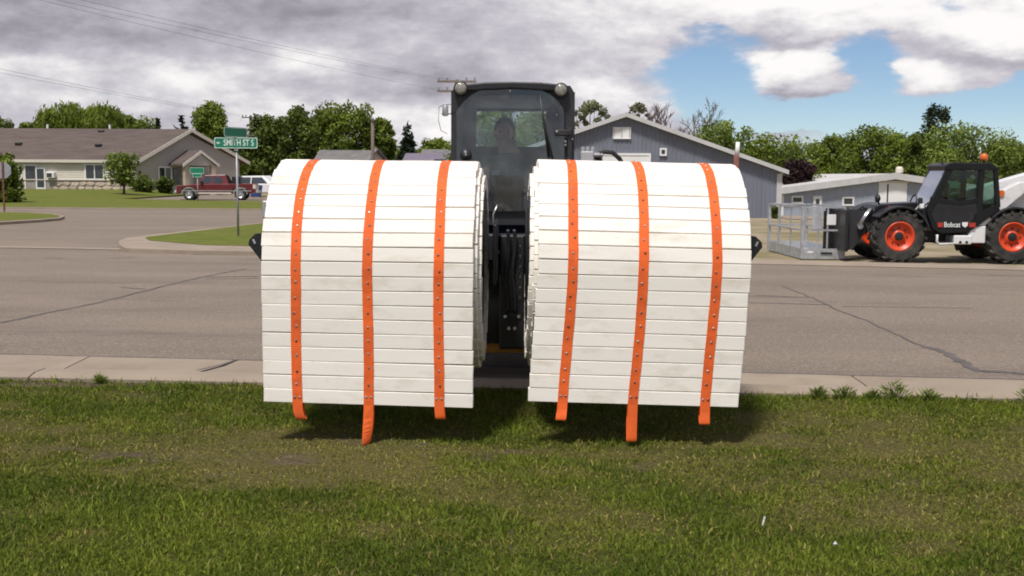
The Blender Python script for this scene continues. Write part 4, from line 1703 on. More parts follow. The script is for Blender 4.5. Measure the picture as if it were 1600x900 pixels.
# ---- red pickup: front towards -x
TD = 74.0
tp = P(277, 312, TD)
tz = -.262
ln = (386 - 277) * TD / FOC * 1.10
tk = tag(empty('pickup_truck', (tp.x + ln * .02, TD, tz), R(6)), 'dark red extended cab pickup parked on the drive beside the house', 'pickup')
ln = 5.2
car_shell(tk, [(0, .45), (.05, .95), (1.25, 1.06), (1.5, 1.08), (3.45, 1.08), (3.5, 1.10), (5.15, 1.12), (5.2, .55), (4.75, .42), (4.60, .80), (4.2, .86), (3.75, .80), (3.62, .40),
                (1.36, .40), (1.22, .80), (.85, .86), (.42, .80), (.28, .42)], 1.86, 'red')
cb = MB()
pf = [(1.30, 1.07), (1.85, 1.66), (3.20, 1.70), (3.46, 1.07)]
cb.v = [(x, -.86 if z < 1.1 else -.68, z) for x, z in pf] + [(x, .86 if z < 1.1 else .68, z) for x, z in pf]
cb.f = [(0, 1, 2, 3), (7, 6, 5, 4), (0, 4, 5, 1), (1, 5, 6, 2), (2, 6, 7, 3)]
cab_ = cb.build('cab', 'red', tk, bevel=.03)
for x0, x1, xa, xb in ((1.55, 2.32, 1.90, 2.32), (2.42, 3.05, 2.42, 2.98)):
    for s_ in (-1, 1):
        f = lambda z: s_ * (.86 - .18 * (z - 1.07) / .6 + .006)
        MB().add([(x0, f(1.13), 1.13), (x1, f(1.13), 1.13), (xb, f(1.58), 1.58), (xa, f(1.58), 1.58)], [(0, 1, 2, 3)]).build('side_window', 'winglass', cab_)
MB().add([(1.36, -.78, 1.11), (1.36, .78, 1.11), (1.82, .62, 1.62), (1.82, -.62, 1.62)], [(0, 1, 2, 3)]).build('windshield', 'winglass', cab_, loc=(-.015, 0, .012))
MB().add([(3.46, -.76, 1.12), (3.46, .76, 1.12), (3.22, .6, 1.64), (3.22, -.6, 1.64)], [(0, 1, 2, 3)]).build('rear_window', 'winglass', cab_, loc=(.012, 0, 0))
MB().bbox(-.12, .05, -.92, .92, .42, .62, .03).build('front_bumper', 'silver', tk)
MB().bbox(5.18, 5.34, -.9, .9, .48, .64, .03).build('rear_bumper', 'silver', tk)
MB().bbox(3.60, 4.15, -.62, .62, 1.10, 1.62, .08).build('bed_cargo', 'black', tk)
for s_ in (-.94, .94):
    MB().box(.35, 4.9, s_ - .012, s_ + .012, .60, .66).build('side_moulding', 'silver', tk)
    MB().box(1.38, 3.6, s_ - .01, s_ + .01, .42, .52).build('rocker_trim', 'trim', tk)
    MB().box(5.02, 5.19, s_ - .015, s_ + .015, .78, 1.06).build('tail_light', 'trim', tk)
    MB().box(-.012, .12, s_ * .75 - .16, s_ * .75 + .16, .72, .88).build('headlight', 'lens', tk)
for x in (.84, 4.18):
    for s_ in (-.80, .80):
        wheel(tk, (x, s_, .38), .38, .25, rim_r=.60, rimm='silver', seg=20, hub='silver')
    for s_ in (-.935, .935):
        arch = [(x + .49 * math.cos(t), .38 + .49 * math.sin(t)) for t in np.linspace(.05, PI - .05, 12)]
        arc2 = [(x + .43 * math.cos(t), .38 + .43 * math.sin(t)) for t in np.linspace(PI - .05, .05, 12)]
        MB().prism(arch + arc2, 'y', s_ - .012, s_ + .012).build('wheel_arch_trim', 'silver', tk)
MB().bbox(1.60, 1.75, -1.10, -.90, 1.10, 1.30, .03).build('wing_mirror', 'black', tk)

# ---- white sport utility car behind it
SDp = 88.0
sp_ = P(376, 310, SDp)
sv = tag(empty('white_car', (sp_.x, SDp, tz), R(-14)), 'white high car with dark windows parked beyond the red pickup', 'car')
car_shell(sv, [(0, .40), (.0, .85), (.25, .95), (3.3, .98), (4.2, .88), (4.35, .55), (4.3, .35), (3.95, .35), (3.8, .62), (3.3, .62), (3.15, .32), (1.25, .32), (1.1, .62), (.6, .62), (.45, .35)], 1.8, 'machwhite')
cb = MB()
pf = [(.08, .96), (.42, 1.60), (2.3, 1.64), (3.2, .97)]
cb.v = [(x, -.85 if z < 1.1 else -.66, z) for x, z in pf] + [(x, .85 if z < 1.1 else .66, z) for x, z in pf]
cb.f = [(0, 1, 2, 3), (7, 6, 5, 4), (0, 4, 5, 1), (1, 5, 6, 2), (2, 6, 7, 3)]
c_ = cb.build('cabin', 'machwhite', sv, bevel=.03)
for pts in ([(.35, 1.02), (1.30, 1.02), (1.30, 1.5), (.55, 1.5)], [(1.38, 1.02), (2.78, 1.02), (2.25, 1.5), (1.38, 1.5)]):
    MB().add([(x, -(.85 - .19 * (z - .97) / .65 + .008), z) for x, z in pts], [(0, 1, 2, 3)]).build('side_window', 'winglass', c_)
for x in (.85, 3.55):
    for s_ in (-.78, .78):
        wheel(sv, (x, s_, .34), .34, .22, rim_r=.62, seg=18, hub='silver')
# blue lidded bin at the rear of the pickup
bb = P(400, 312, 84)
bn = tag(empty('wheeled_bin', (bb.x, 84, tz)), 'blue plastic wheeled bin next to the rear of the red pickup', 'bin')
bn.scale = (.75, .75, .75)
m_ = MB()
m_.v = [(-.42, -.38, .06), (.42, -.38, .06), (.42, .38, .06), (-.42, .38, .06), (-.6, -.5, 1.1), (.6, -.5, 1.1), (.6, .5, 1.1), (-.6, .5, 1.1)]
m_.f = [(0, 1, 2, 3), (4, 5, 6, 7), (0, 1, 5, 4), (1, 2, 6, 5), (2, 3, 7, 6), (3, 0, 4, 7)]
m_.build('body', 'bluepaint', bn, bevel=.04)
MB().prism([(-.64, 1.10), (.64, 1.10), (.5, 1.24), (-.5, 1.24)], 'y', -.54, .54).build('lid', 'bluepaint', bn, bevel=.03)
for s_ in (-.4, .4):
    MB().lathe([(.12, -.04), (.12, .04)], 'x', (s_, .36, .12), 12).build('wheel', 'rubber', bn)

# ================================================================== TELEHANDLER  (front towards -x; scale 74.5 px per metre)
TY = 23.0
k_ = TY / FOC
ft = P(1405, 412, TY)
tzg = float(terr(9, 24))
th_ = tag(empty('telehandler', (ft.x, TY, tzg)), 'black and white telehandler with orange wheel rims on the gravel lot', 'telehandler')


def q(px, py):
    return ((px - 1405) * k_, (412 - py) * k_ + .0)


def qp(pts, px=1.0):
    return [q(*p) for p in pts]


r_w = .575
for x in (0, 2.38):
    for y in (.20, 1.80):
        wheel(th_, (x, y, r_w), r_w, .40, rim_r=.54, rimm='orange', seg=32, lugs=18, hub='black')
# chassis
MB().bbox(-.15, 3.15, .52, 1.48, .42, .78, .03).build('chassis', 'black', th_)
for x in (0, 2.38):
    MB().tube([(x, .3, r_w), (x, 1.7, r_w)], .12, 10).build('axle', 'black', th_)
# engine cover and nose ahead of the cab
o = MB().prism(qp([(1372, 326), (1376, 320), (1440, 316), (1448, 345), (1372, 350)]), 'y', .35, 1.15).build('front_cover', 'machblack', th_, bevel=.03)


def fender(cx, r0, a0, a1, y0, y1, name='fender'):
    o_ = [(cx + r0 * math.cos(t), r_w + r0 * math.sin(t)) for t in np.linspace(R(a0), R(a1), 12)]
    i_ = [(cx + (r0 - .045) * math.cos(t), r_w + (r0 - .045) * math.sin(t)) for t in np.linspace(R(a1), R(a0), 12)]
    return MB().prism(o_ + i_, 'y', y0, y1).build(name, 'black', th_, bevel=.012)


fender(0, r_w + .065, 20, 140, -.03, .42)
fender(2.38, r_w + .06, 20, 140, -.03, .42)
fender(0, r_w + .10, 10, 140, 1.58, 2.03)
fender(2.38, r_w + .11, 20, 165, 1.58, 2.03)
# cab: frame of posts, roof, lower door, glass
cy0, cy1 = .02, .98
ca_ = empty('cab')
ca_.parent = th_
A0, A1 = q(1441, 335), q(1476, 262)
RF = [q(1470, 258), q(1478, 254), q(1542, 254), q(1551, 260), q(1551, 266), q(1470, 265)]
MB().prism(RF, 'y', cy0 - .02, cy1 + .02).build('roof', 'machblack', ca_, bevel=.02)
for y in (cy0, cy1 - .07):
    MB().add([], []).prism([q(1446, 330), q(1455, 330), q(1484, 264), q(1473, 262)], 'y', y, y + .07).build('front_post', 'machblack', ca_)
    MB().prism([q(1525, 264), q(1533, 264), q(1531, 345), q(1522, 345)], 'y', y, y + .07).build('middle_post', 'machblack', ca_)
    MB().prism([q(1547, 262), q(1553, 262), q(1560, 322), q(1553, 325)], 'y', y, y + .07).build('rear_post', 'machblack', ca_)
lp = [q(1446, 331), q(1452, 306), q(1462, 309), q(1498, 313), q(1524, 308), q(1527, 330), q(1556, 318), q(1560, 326), q(1530, 350), q(1512, 362), q(1470, 364), q(1456, 357)]
MB().prism(lp, 'y', cy0 + .01, cy0 + .08).build('lower_door', 'machblack', ca_, bevel=.012)
MB().prism(qp([(1452, 334), (1462, 352), (1512, 350), (1524, 330), (1522, 318), (1500, 322), (1462, 318)]), 'y', cy0 - .002, cy0 + .012).build('door_panel', 'black', ca_, bevel=.01)
MB().prism(qp([(1440, 335), (1450, 318), (1556, 318), (1552, 360), (1446, 360)]), 'y', cy0 + .09, cy1).build('cab_base', 'black', ca_)
MB().prism(qp([(1462, 305), (1481, 266), (1525, 266), (1523, 308), (1498, 312)]), 'y', cy0 + .03, cy0 + .04).build('door_glass', 'greenglass', ca_)
MB().prism(qp([(1533, 266), (1547, 266), (1554, 318), (1531, 330)]), 'y', cy0 + .03, cy0 + .04).build('rear_side_glass', 'greenglass', ca_)
a, b_ = q(1443, 328), q(1473, 264)
MB().add([(a[0], cy0 + .05, a[1]), (a[0], cy1 - .05, a[1]), (b_[0], cy1 - .05, b_[1]), (b_[0], cy0 + .05, b_[1])], [(0, 1, 2, 3)]).build('windshield', 'greenglass', ca_)
MB().prism(qp([(1462, 305), (1481, 266), (1525, 266), (1523, 308), (1498, 312)]), 'y', cy1 - .04, cy1 - .03).build('far_side_glass', 'greenglass', ca_)
st = MB().bbox(1.0, 1.12, .28, .72, .98, 1.72, .05).build('seat', 'black', ca_)
MB().bbox(.62, 1.05, .28, .72, .90, 1.02, .05).build('cushion', 'black', st)
sw = MB()
sw.tube([Vector((.42, .5, 1.28)) + Vector((.10 * math.cos(t) * .35, .17 * math.sin(t), .16 * math.cos(t))) for t in np.linspace(0, 2 * PI, 18)], .015, 6)
sw.tube([(.25, .5, .95), (.42, .5, 1.28)], .02, 6)
sw.build('steering_wheel', 'black', ca_)
# beacon on the roof
bx, bz_ = q(1545.5, 254)
bc = MB().lathe([(.03, 0), (.03, .05)], 'z', (bx, .5, bz_), 10).build('beacon_base', 'black', th_)
MB().lathe([(.075, .05), (.085, .10), (.08, .16), (.05, .20), (.01, .21)], 'z', (bx, .5, bz_), 14).build('beacon', 'amber', th_, True)
for px, py in ((1472, 256), (1450, 259)):
    x, z = q(px, py)
MB().tube([(q(1474, 258)[0], .3, q(1474, 258)[1]), (q(1474, 253)[0], .3, q(1474, 252)[1])], .02, 8).build('work_light', 'black', th_)
# lettering plate on the door
for a, b_, mm in ((1463, 1471, 'redtrim'), (1512, 1522, 'redtrim')):
    x0, z0 = q(a, 354)
    x1, z1 = q(b_, 347)
    MB().box(x0, x1, cy0 - .012, cy0 - .003, z0, z1).build('stripe', mm, th_)
xc, zc = q(1485.5, 350.5)
text_part('lettering', 'Bobcat', .150, 'signwhite', th_, (xc, cy0 - .006, zc), (PI / 2, 0, 0), 1.0, .002, width=.34)
xc, zc = q(1505.5, 350)
MB().prism([(xc - .06, zc + .055), (xc - .03, zc + .045), (xc, zc + .055), (xc + .03, zc + .045), (xc + .06, zc + .055), (xc + .055, zc - .02), (xc, zc - .06), (xc - .055, zc - .02)], 'y', cy0 - .012, cy0 - .003).build('emblem', 'white', th_)
# white steps and tank beneath the cab
MB().bbox(q(1490, 0)[0], q(1518, 0)[0], .02, .5, q(0, 381)[1], q(0, 367)[1], .02).build('step_box', 'machwhite', th_)
MB().prism(qp([(1518, 354), (1540, 352), (1540, 379), (1516, 379), (1513, 366)]), 'y', .06, .6).build('tank', 'machwhite', th_, bevel=.015)
for px in (1499.5, 1509.5):
    x, z = q(px, 377.5)
    MB().lathe([(.028, -.01), (.028, .012)], 'y', (x, .01, z), 10).build('plug', 'black', th_)
MB().tube([(q(1464, 0)[0], .06, q(0, 366)[1]), (q(1464, 0)[0], .06, q(0, 377)[1]), (q(1468, 0)[0], .06, q(0, 381)[1]), (q(1490, 0)[0], .06, q(0, 380)[1])], .028, 8).build('step_bar', 'machwhite', th_, True)
MB().bbox(q(1464, 0)[0], q(1490, 0)[0], .05, .4, q(0, 380)[1], q(0, 377)[1], .005).build('step_tread', 'black', th_)
# sloping white frame behind the cab, engine housing and boom
MB().prism(qp([(1526, 353), (1540, 352), (1600, 300), (1640, 298), (1645, 290), (1615, 283), (1592, 283), (1564, 297)]), 'y', .10, .34).build('rear_frame', 'machwhite', th_, bevel=.02)
MB().prism(qp([(1560, 352), (1600, 302), (1690, 300), (1690, 350)]), 'y', .36, .80).build('engine_housing', 'machwhite', th_, bevel=.02)
MB().prism(qp([(1572, 332), (1640, 331), (1640, 336), (1572, 337)]), 'y', .345, .359).build('housing_groove', 'black', th_)
MB().prism([(3.55, 1.68), (3.6, 1.95), (3.3, 1.98), (-.55, .86), (-.75, .70), (-.68, .55), (-.45, .58)], 'y', 1.02, 1.34).build('boom', 'machwhite', th_, bevel=.02)
MB().prism([(-.45, .90), (-.62, .84), (-1.0, .50), (-.98, .30), (-.80, .28), (-.62, .52), (-.35, .60)], 'y', 1.0, 1.36).build('boom_head', 'black', th_, bevel=.02)
# carriage in front: plate, arms and cylinders
MB().bbox(-1.02, -.94, .45, 1.95, .22, 1.12, .02).build('carriage_plate', 'black', th_)
MB().prism([(-.94, 1.12), (-.55, 1.10), (-.55, .62), (-.80, .26), (-.94, .24)], 'y', .62, .70).build('carriage_rib', 'cabblack', th_)
MB().prism([(-.94, 1.12), (-.55, 1.10), (-.55, .62), (-.80, .26), (-.94, .24)], 'y', 1.60, 1.68).build('carriage_rib', 'cabblack', th_)
for y in (.52, .62):
    MB().tube([(-.70, y, .78), (-.46, y, 1.14)], .028, 8).build('cylinder_rod', 'silver', th_, True)
MB().lathe([(.06, -.05), (.06, .05)], 'y', (-.68, .55, .76), 12).build('pin', 'silver', th_)
x, z = q(1380, 312)
MB().tube([(x + .04, .5, z - .14), (x, .5, z)], .02, 6).build('mirror_stalk', 'black', th_)
MB().lathe([(.02, -.05), (.085, -.04), (.085, .02), (.03, .05)], 'x', (x, .5, z + .02), 14).build('front_mirror', 'black', th_, True)
x, z = q(1437, 316)
MB().bbox(x - .05, x + .04, .06, .16, z - .06, z + .10, .02).build('headlight', 'black', th_)
MB().bbox(q(1434, 0)[0], q(1440, 0)[0], -.02, .06, q(0, 325)[1], q(0, 318)[1], .01).build('indicator_light', 'white', th_)
MB().lathe([(.07, -.03), (.06, .04)], 'y', (q(1562, 302)[0], .10, q(1562, 301)[1]), 12).build('rear_indicator', 'amber', th_)
MB().tube([(q(1434, 0)[0], .1, q(0, 322)[1]), (q(1428, 0)[0], .1, q(0, 330)[1])], .014, 6).build('lamp_bracket', 'silver', th_)
x, z = q(1396, 327)
MB().bbox(x - .04, x + .02, .34, .36, z - .07, z + .07, .006).build('reflector', 'redtrim', th_)

# ================================================================== MAN BASKET (galvanised cage)
bx0, bx1, by0, by1 = 6.34, 7.25, 24.0, 26.9
bzg = float(terr(7, 25)) + .0
bk = tag(empty('work_cage', (bx0, by0, bzg + .05), R(1)), 'galvanised steel man cage on the ground before the telehandler', 'work cage')
W_, D_, H_ = bx1 - bx0, by1 - by0, 1.10
MB().box(0, W_, 0, D_, 0, .035).build('floor', 'steel', bk)
for x0, x1, y0, y1 in ((-.012, .0, .0, D_), (W_, W_ + .012, 0, D_), (0, W_, -.012, 0), (0, W_, D_, D_ + .012)):
    MB().box(x0, x1, y0, y1, -.03, .20).build('kick_plate', 'steel', bk)
pp = [(0, 0), (W_, 0), (0, D_), (W_, D_)]
for x, y in pp:
    MB().box(x - .032, x + .032, y - .032, y + .032, -.02, H_).build('corner_post', 'steel', bk)
for t in (.33, .66):
    for x in (0, W_):
        MB().box(x - .015, x + .015, D_ * t - .015, D_ * t + .015, .0, H_ - .02).build('upright', 'steel', bk)
MB().box(W_ * .60 - .015, W_ * .60 + .015, -.015, .015, .2, H_).build('upright', 'steel', bk)
MB().box(W_ * .25 - .015, W_ * .25 + .015, D_ - .015, D_ + .015, .2, H_).build('upright', 'steel', bk)
for z in (.60, H_):
    for y in (0, D_):
        MB().box(.033, W_ - .033, y - .02, y + .02, z - .02, z + .02).build('rail', 'steel', bk)
    for x in (0, W_):
        MB().box(x - .02, x + .02, .033, D_ - .033, z - .02, z + .02).build('rail', 'steel', bk)
MB().box(.20, .42, -.02, -.013, .60, H_ - .02).build('mesh_panel', 'steel', bk)
MB().box(.52, .72, -.025, -.016, .72, .95).build('sign_plate', 'white', bk)
MB().box(W_ - .5, W_ - .25, -.035, -.013, .08, .12).build('latch', 'black', bk)
MB().box(.12, .24, -.02, -.0125, .10, .14).build('sticker', 'white', bk)
for y in (.7, 1.6):
    MB().box(.1, W_ + .25, y, y + .22, -.05, -.0).build('fork_pocket', 'steel', bk)
bt = tag(empty('back_frame', (7.36, 24.55, bzg)), 'black steel mounting frame standing upright behind the man cage', 'frame')
MB().bbox(-.36, .15, .0, .06, 1.06, 1.14, .01).build('top_bar', 'black', bt)
for x in (-.30, -.05):
    MB().bbox(x - .10, x + .10, .0, .06, .05, 1.06, .01).build('upright_plate', 'black', bt)
MB().bbox(-.36, .15, .001, .055, .52, .60, .01).build('cross_bar', 'black', bt)

# rusty post with a white top standing by the shed
D = 40.0
b_ = P(1150, 270, D)
zt_ = float(terr(b_.x, D))
mp_ = tag(empty('marker_post', (b_.x, D, zt_)), 'thin rusty post with white top rising beside the right roll', 'post')
z1, z2 = P(1151, 222, D).z - zt_, P(1150, 243, D).z - zt_
MB().tube([(0, 0, -.2), (0, 0, z2)], .10, 10).build('post', 'rust', mp_, True)
MB().tube([(.02, 0, z2 - .02), (.04, 0, z1)], [.085, .075], 10).build('white_cap', 'white', mp_, True)

# ================================================================== MAT ROLLS
PW, PT = .0795, .036                 # plank height along the mat, thickness


def plank_mesh(L_, seed):
    rnd = random.Random(seed)
    bm = bmesh.new()
    bmesh.ops.create_cube(bm, size=1)
    for v in bm.verts:
        v.co = Vector((v.co.x * (L_ + rnd.uniform(-.003, .003)), v.co.y * PT, v.co.z * (PW - .0032)))
    bmesh.ops.bevel(bm, geom=bm.edges[:], offset=.0028, segments=1, profile=.5, affect='EDGES')
    me = bpy.data.meshes.new('plank')
    bm.to_mesh(me)
    bm.free()
    me.materials.append(M['plank'])
    return me


def roll_path(R0, zc, zb, turns, pitch):
    """points (y, z, winding) every plank along the mat: up the hanging tail, over the top and inwards"""
    pts, tail = [], zc - zb
    s = PW / 2
    while s < tail:
        pts.append((-R0, zb + s, PI / 2, 0.0))
        s += PW
    th, off = (s - tail) / R0, 0
    while th < 2 * PI * turns:
        r_ = R0 - pitch * max(0, th - 1.3 * PI * 0) / (2 * PI)
        pts.append((-r_ * math.cos(th), zc + r_ * math.sin(th), PI / 2 - th, th / (2 * PI)))
        th += PW / r_
    return pts


def strap_pt(R0, zc, zb, pitch, s, extra):
    tail = zc - zb
    if s < tail:
        return Vector((0, -R0 - extra, zb + s)), Vector((0, -1, 0))
    th = (s - tail) / R0
    r_ = R0 - pitch * th / (2 * PI) + extra
    return Vector((0, -r_ * math.cos(th), zc + r_ * math.sin(th))), Vector((0, -math.cos(th), math.sin(th)))


def mat_roll(label, loc, yaw, tilt, W_, inward, drift, loops, seed, xs, zb, twist, step):
    rnd = random.Random(seed)
    R0, zc, turns, pitch = .625, .905, 4.0, .042
    o = tag(empty('mat_roll', loc), label, 'mat roll', 'white slatted mat rolls')
    o.rotation_euler = (0, tilt, yaw)
    mes = [plank_mesh(W_, seed + i) for i in range(4)]

    def dx(z, w_):
        return drift * max(0, min(1, (1.0 - z) / .8)) ** 1.3 * (1 if w_ < .02 else 0) + inward * (.0 if w_ < .45 else step * min(2, int(w_ + .55)))
    for i, (y, z, a, w_) in enumerate(roll_path(R0, zc, zb, turns, pitch)):
        p = link('plank', rnd.choice(mes), o, (dx(z, w_) + rnd.gauss(0, .0020 if w_ < .4 else .0012), y, z), (a - PI / 2, rnd.gauss(0, .0022) + (twist * max(0, 1.0 - z) if w_ < .02 else 0), rnd.gauss(0, .001)))
    for k, x in enumerate(xs):
        # webbing glued along the outer turn
        tail = zc - zb
        S_ = np.concatenate([np.linspace(.0, tail, 30), tail + np.linspace(.03, 2.3, 44)])
        rows = []
        wv = rnd.uniform(0, 6)
        for s in S_:
            p, n_ = strap_pt(R0, zc, zb, pitch, float(s), PT / 2 + .0022 + .0005 * math.sin(s * 78 + wv))
            jit = .0022 * math.sin(s * 7 + wv) + .0005 * math.sin(s * 31 + k)
            rows.append((p + Vector((x + dx(p.z, 0 if s < tail + .5 else .0) + jit, 0, 0)), n_))
        # the free loop below the last plank
        lo = loops[k]
        x0 = rows[0][0].x
        tw = lo[1]
        pre = []
        y0 = rows[0][0].y
        nL = 22
        for t in np.linspace(1, 0, nL, endpoint=False):
            # t=0 leaves the plank front, t=1 comes back up behind it
            a = t * PI
            yy = y0 + (PT + .01) * .5 * (1 - math.cos(a)) - lo[2] * math.sin(a) ** 1.2
            zz = zb - lo[0] * math.sin(a) ** .55
            pre.append((Vector((x0 + lo[3] * math.sin(a), yy, zz)), Vector((math.sin(tw * math.sin(a)), -math.cos(tw * math.sin(a)), 0))))
        mb = MB()
        hw = .0275
        allr = pre + rows
        for j, (p, n_) in enumerate(allr):
            t_ = (allr[min(j + 1, len(allr) - 1)][0] - allr[max(j - 1, 0)][0]).normalized()
            sd_ = Vector((1, 0, 0)) if j >= len(pre) else Vector((math.cos(tw * math.sin(PI * (1 - j / nL))), math.sin(tw * math.sin(PI * (1 - j / nL))), 0))
            nn = sd_.cross(t_).normalized()
            for sx_ in (-1, 1):
                for e in (-.0016, .0016):
                    mb.v.append(tuple(p + sd_ * (sx_ * hw) + nn * e))
        for j in range(len(allr) - 1):
            b0, b1_ = 4 * j, 4 * (j + 1)
            for u, v in ((0, 1), (1, 3), (3, 2), (2, 0)):
                mb.f.append((b0 + u, b0 + v, b1_ + v, b1_ + u))
        st_ = mb.build('strap', 'strap', o)
        # screw heads, one per plank, two on the last plank
        sc_ = MB()
        ns = int(2.3 / PW) + int(tail / PW)
        for j in range(ns):
            s = PW * (j + .5 + rnd.gauss(0, .06))
            p, n_ = strap_pt(R0, zc, zb, pitch, s, PT / 2 + .004)
            for ox in ((-.014, .014) if j == 0 else (rnd.gauss(0, .004),)):
                c = p + Vector((x + dx(p.z, 0) + ox, 0, 0))
                u = Vector((1, 0, 0))
                v = n_.cross(u)
                ring0 = [c + (u * math.cos(2 * PI * i / 8) + v * math.sin(2 * PI * i / 8)) * .0076 for i in range(8)]
                ring1 = [c + (u * math.cos(2 * PI * i / 8) + v * math.sin(2 * PI * i / 8)) * .0042 + n_ * .0034 for i in range(8)]
                b0 = len(sc_.v)
                sc_.v += [tuple(t) for t in ring0 + ring1]
                sc_.f += [(b0 + i, b0 + (i + 1) % 8, b0 + 8 + (i + 1) % 8, b0 + 8 + i) for i in range(8)] + [tuple(b0 + 8 + i for i in range(8))]
        so = sc_.build('screw_heads', 'screw', st_)
        so['kind'] = 'stuff'
    return o


RY = 6.64
mat_roll('white slatted mat roll with orange straps on the left', (-.788, RY, 0), R(-.9), R(.2), 1.165, +1, .004,
         [(.085, .0, .012, .02), (.215, .95, .045, -.012), (.075, .1, .01, .008)], 3, (-.395, .002, .392), .180, R(1.5), .020)
mat_roll('white slatted mat roll with orange straps on the right', (.702, RY, 0), R(.4), R(1.15), 1.170, -1, -.034,
         [(.095, -.08, .03, -.008), (.205, .12, .03, .0), (.10, .05, .03, .0)], 8, (-.392, -.002, .398), .190, R(.3), .022)

# ================================================================== CARRIER FRAME for the rolls
cf = tag(empty('roll_carrier', (0, RY, 0)), 'black steel spool carrier frame holding both mat rolls', 'attachment')
for s_ in (-1, 1):
    xc = -.80 if s_ < 0 else .702
    MB().tube([(xc - .62, 0, .905), (xc + .62, 0, .905)], .40, 28).build('spool', 'black', cf, True)
    MB().tube([(s_ * .12 if s_ > 0 else -.19, 0, .905), (s_ * 1.42, 0, .905)], .05, 12).build('shaft', 'steel', cf, True)
    xo = -1.412 if s_ < 0 else 1.335
    # end arm from the rear beam to the shaft, triangular lug with a slot pointing outwards
    MB().bbox(xo - .012, xo + .012, -.36, .80, .90, 1.16, .004).build('end_arm', 'black', cf)
    lug = [(0, 1.12), (0, .955), (.076, 1.055), (.070, 1.083), (.036, 1.115)]
    z0 = .0
    MB().prism([(xo + s_ * (.013 + a), b_) for a, b_ in lug], 'y', -.40, -.37).build('lug', 'black', cf)
    sl_ = MB()
    sl_.beam((xo + s_ * .050, -.402, 1.060), (xo + s_ * .062, -.402, 1.086), .011, .004, up=(0, 1, 0))
    sl_.build('lug_slot', 'steel', cf)
    MB().bbox(xo - .03, xo + .03, -.30, -.22, 1.20, 1.30, .006).build('arm_stub', 'steel', cf)
    MB().bbox(s_ * .105 - .012, s_ * .105 + .012, -.10, .80, .80, 1.16, .004).build('inner_arm', 'black', cf)
MB().bbox(-1.41, 1.33, .72, .86, .88, 1.06, .01).build('rear_beam', 'black', cf)
MB().bbox(-.60, .60, .86, .93, .28, .95, .01).build('mount_plate', 'black', cf)
MB().bbox(-.60, .60, .70, .93, .26, .30, .006).build('cutting_edge', 'yellow', cf)
MB().bbox(-.085, .085, .62, .72, .30, 1.06, .01).build('centre_post', 'black', cf)
for x in (-.03, .012):
    mb = MB()
    pts = [(x + .008 * math.sin(t * 9), .58 + .02 * math.sin(t * 3), 1.10 - .55 * t) for t in np.linspace(0, 1, 30)]
    mb.tube(pts, .012, 8)
    mb.build('hose', 'black', cf, True)
ch = MB()
for j in range(11):
    zz = .98 - j * .034
    pts = [Vector((.052 + (.011 * math.cos(t) if j % 2 else 0), .55 + (0 if j % 2 else .011 * math.cos(t)), zz + .02 * math.sin(t))) for t in np.linspace(0, 2 * PI, 9)]
    ch.tube(pts, .0032, 5, False)
ch.build('chain', 'black', cf, True)
for s_ in (-1, 1):
    MB().tube([(s_ * .10, .60, 1.26), (s_ * .125, .60, 1.20), (s_ * .125, .60, 1.02), (s_ * .085, .60, .94)], .006, 6).build('guard_rod', 'silver', cf, True)
    MB().lathe([(.012, 0), (.012, -.012)], 'y', (s_ * .045, .62, .52), 8).build('bolt', 'silver', cf)
    MB().lathe([(.012, 0), (.012, -.012)], 'y', (s_ * .02, .62, .44), 8).build('bolt', 'silver', cf)

# hydraulic coupler block and hose above the right roll
hc = P(921, 241, 8.0)
hy = tag(empty('hydraulic_coupler', tuple(hc)), 'silver hydraulic coupler with a black hose beside the cab', 'hydraulic coupler')
MB().bbox(-.07, .03, -.05, .05, -.09, .02, .008).build('coupler_block', 'silver', hy)
for k in range(3):
    MB().lathe([(.013, -.0), (.018, .012), (.018, .05), (.012, .055), (.012, .075)], 'x', (.02, -.03 + .03 * k, -.005 - .022 * k), 10).build('coupling', 'silver', hy)
    MB().lathe([(.016, .0), (.016, .03), (.010, .035)], 'z', (-.05 + .035 * k, -.02, .018), 10).build('fitting', 'silver', hy)
MB().tube([(.06, 0, .0), (.11, 0, .018), (.17, 0, .012), (.22, .02, -.03), (.26, .05, -.10), (.28, .1, -.25)], .017, 10).build('hose', 'rubber', hy, True)
MB().tube([(.03, -.02, -.02), (.07, -.02, -.03), (.10, 0, -.08), (.11, .05, -.2)], .014, 10).build('hose', 'rubber', hy, True)
MB().tube([(-.04, .03, -.08), (-.05, .08, -.25)], .02, 10).build('pipe', 'silver', hy, True)

# ================================================================== COMPACT LOADER (faces the camera)
CY = 8.20                              # plane of the cab front
ck = CY / FOC
ld = tag(empty('compact_loader', (0, CY + .7, ZN)), 'black cab compact loader behind the two mat rolls', 'loader')
LZ = -ZN                               # local z of world zero


def lp_(px, py):
    p = P(px, py, CY)
    return p.x, p.z - ZN


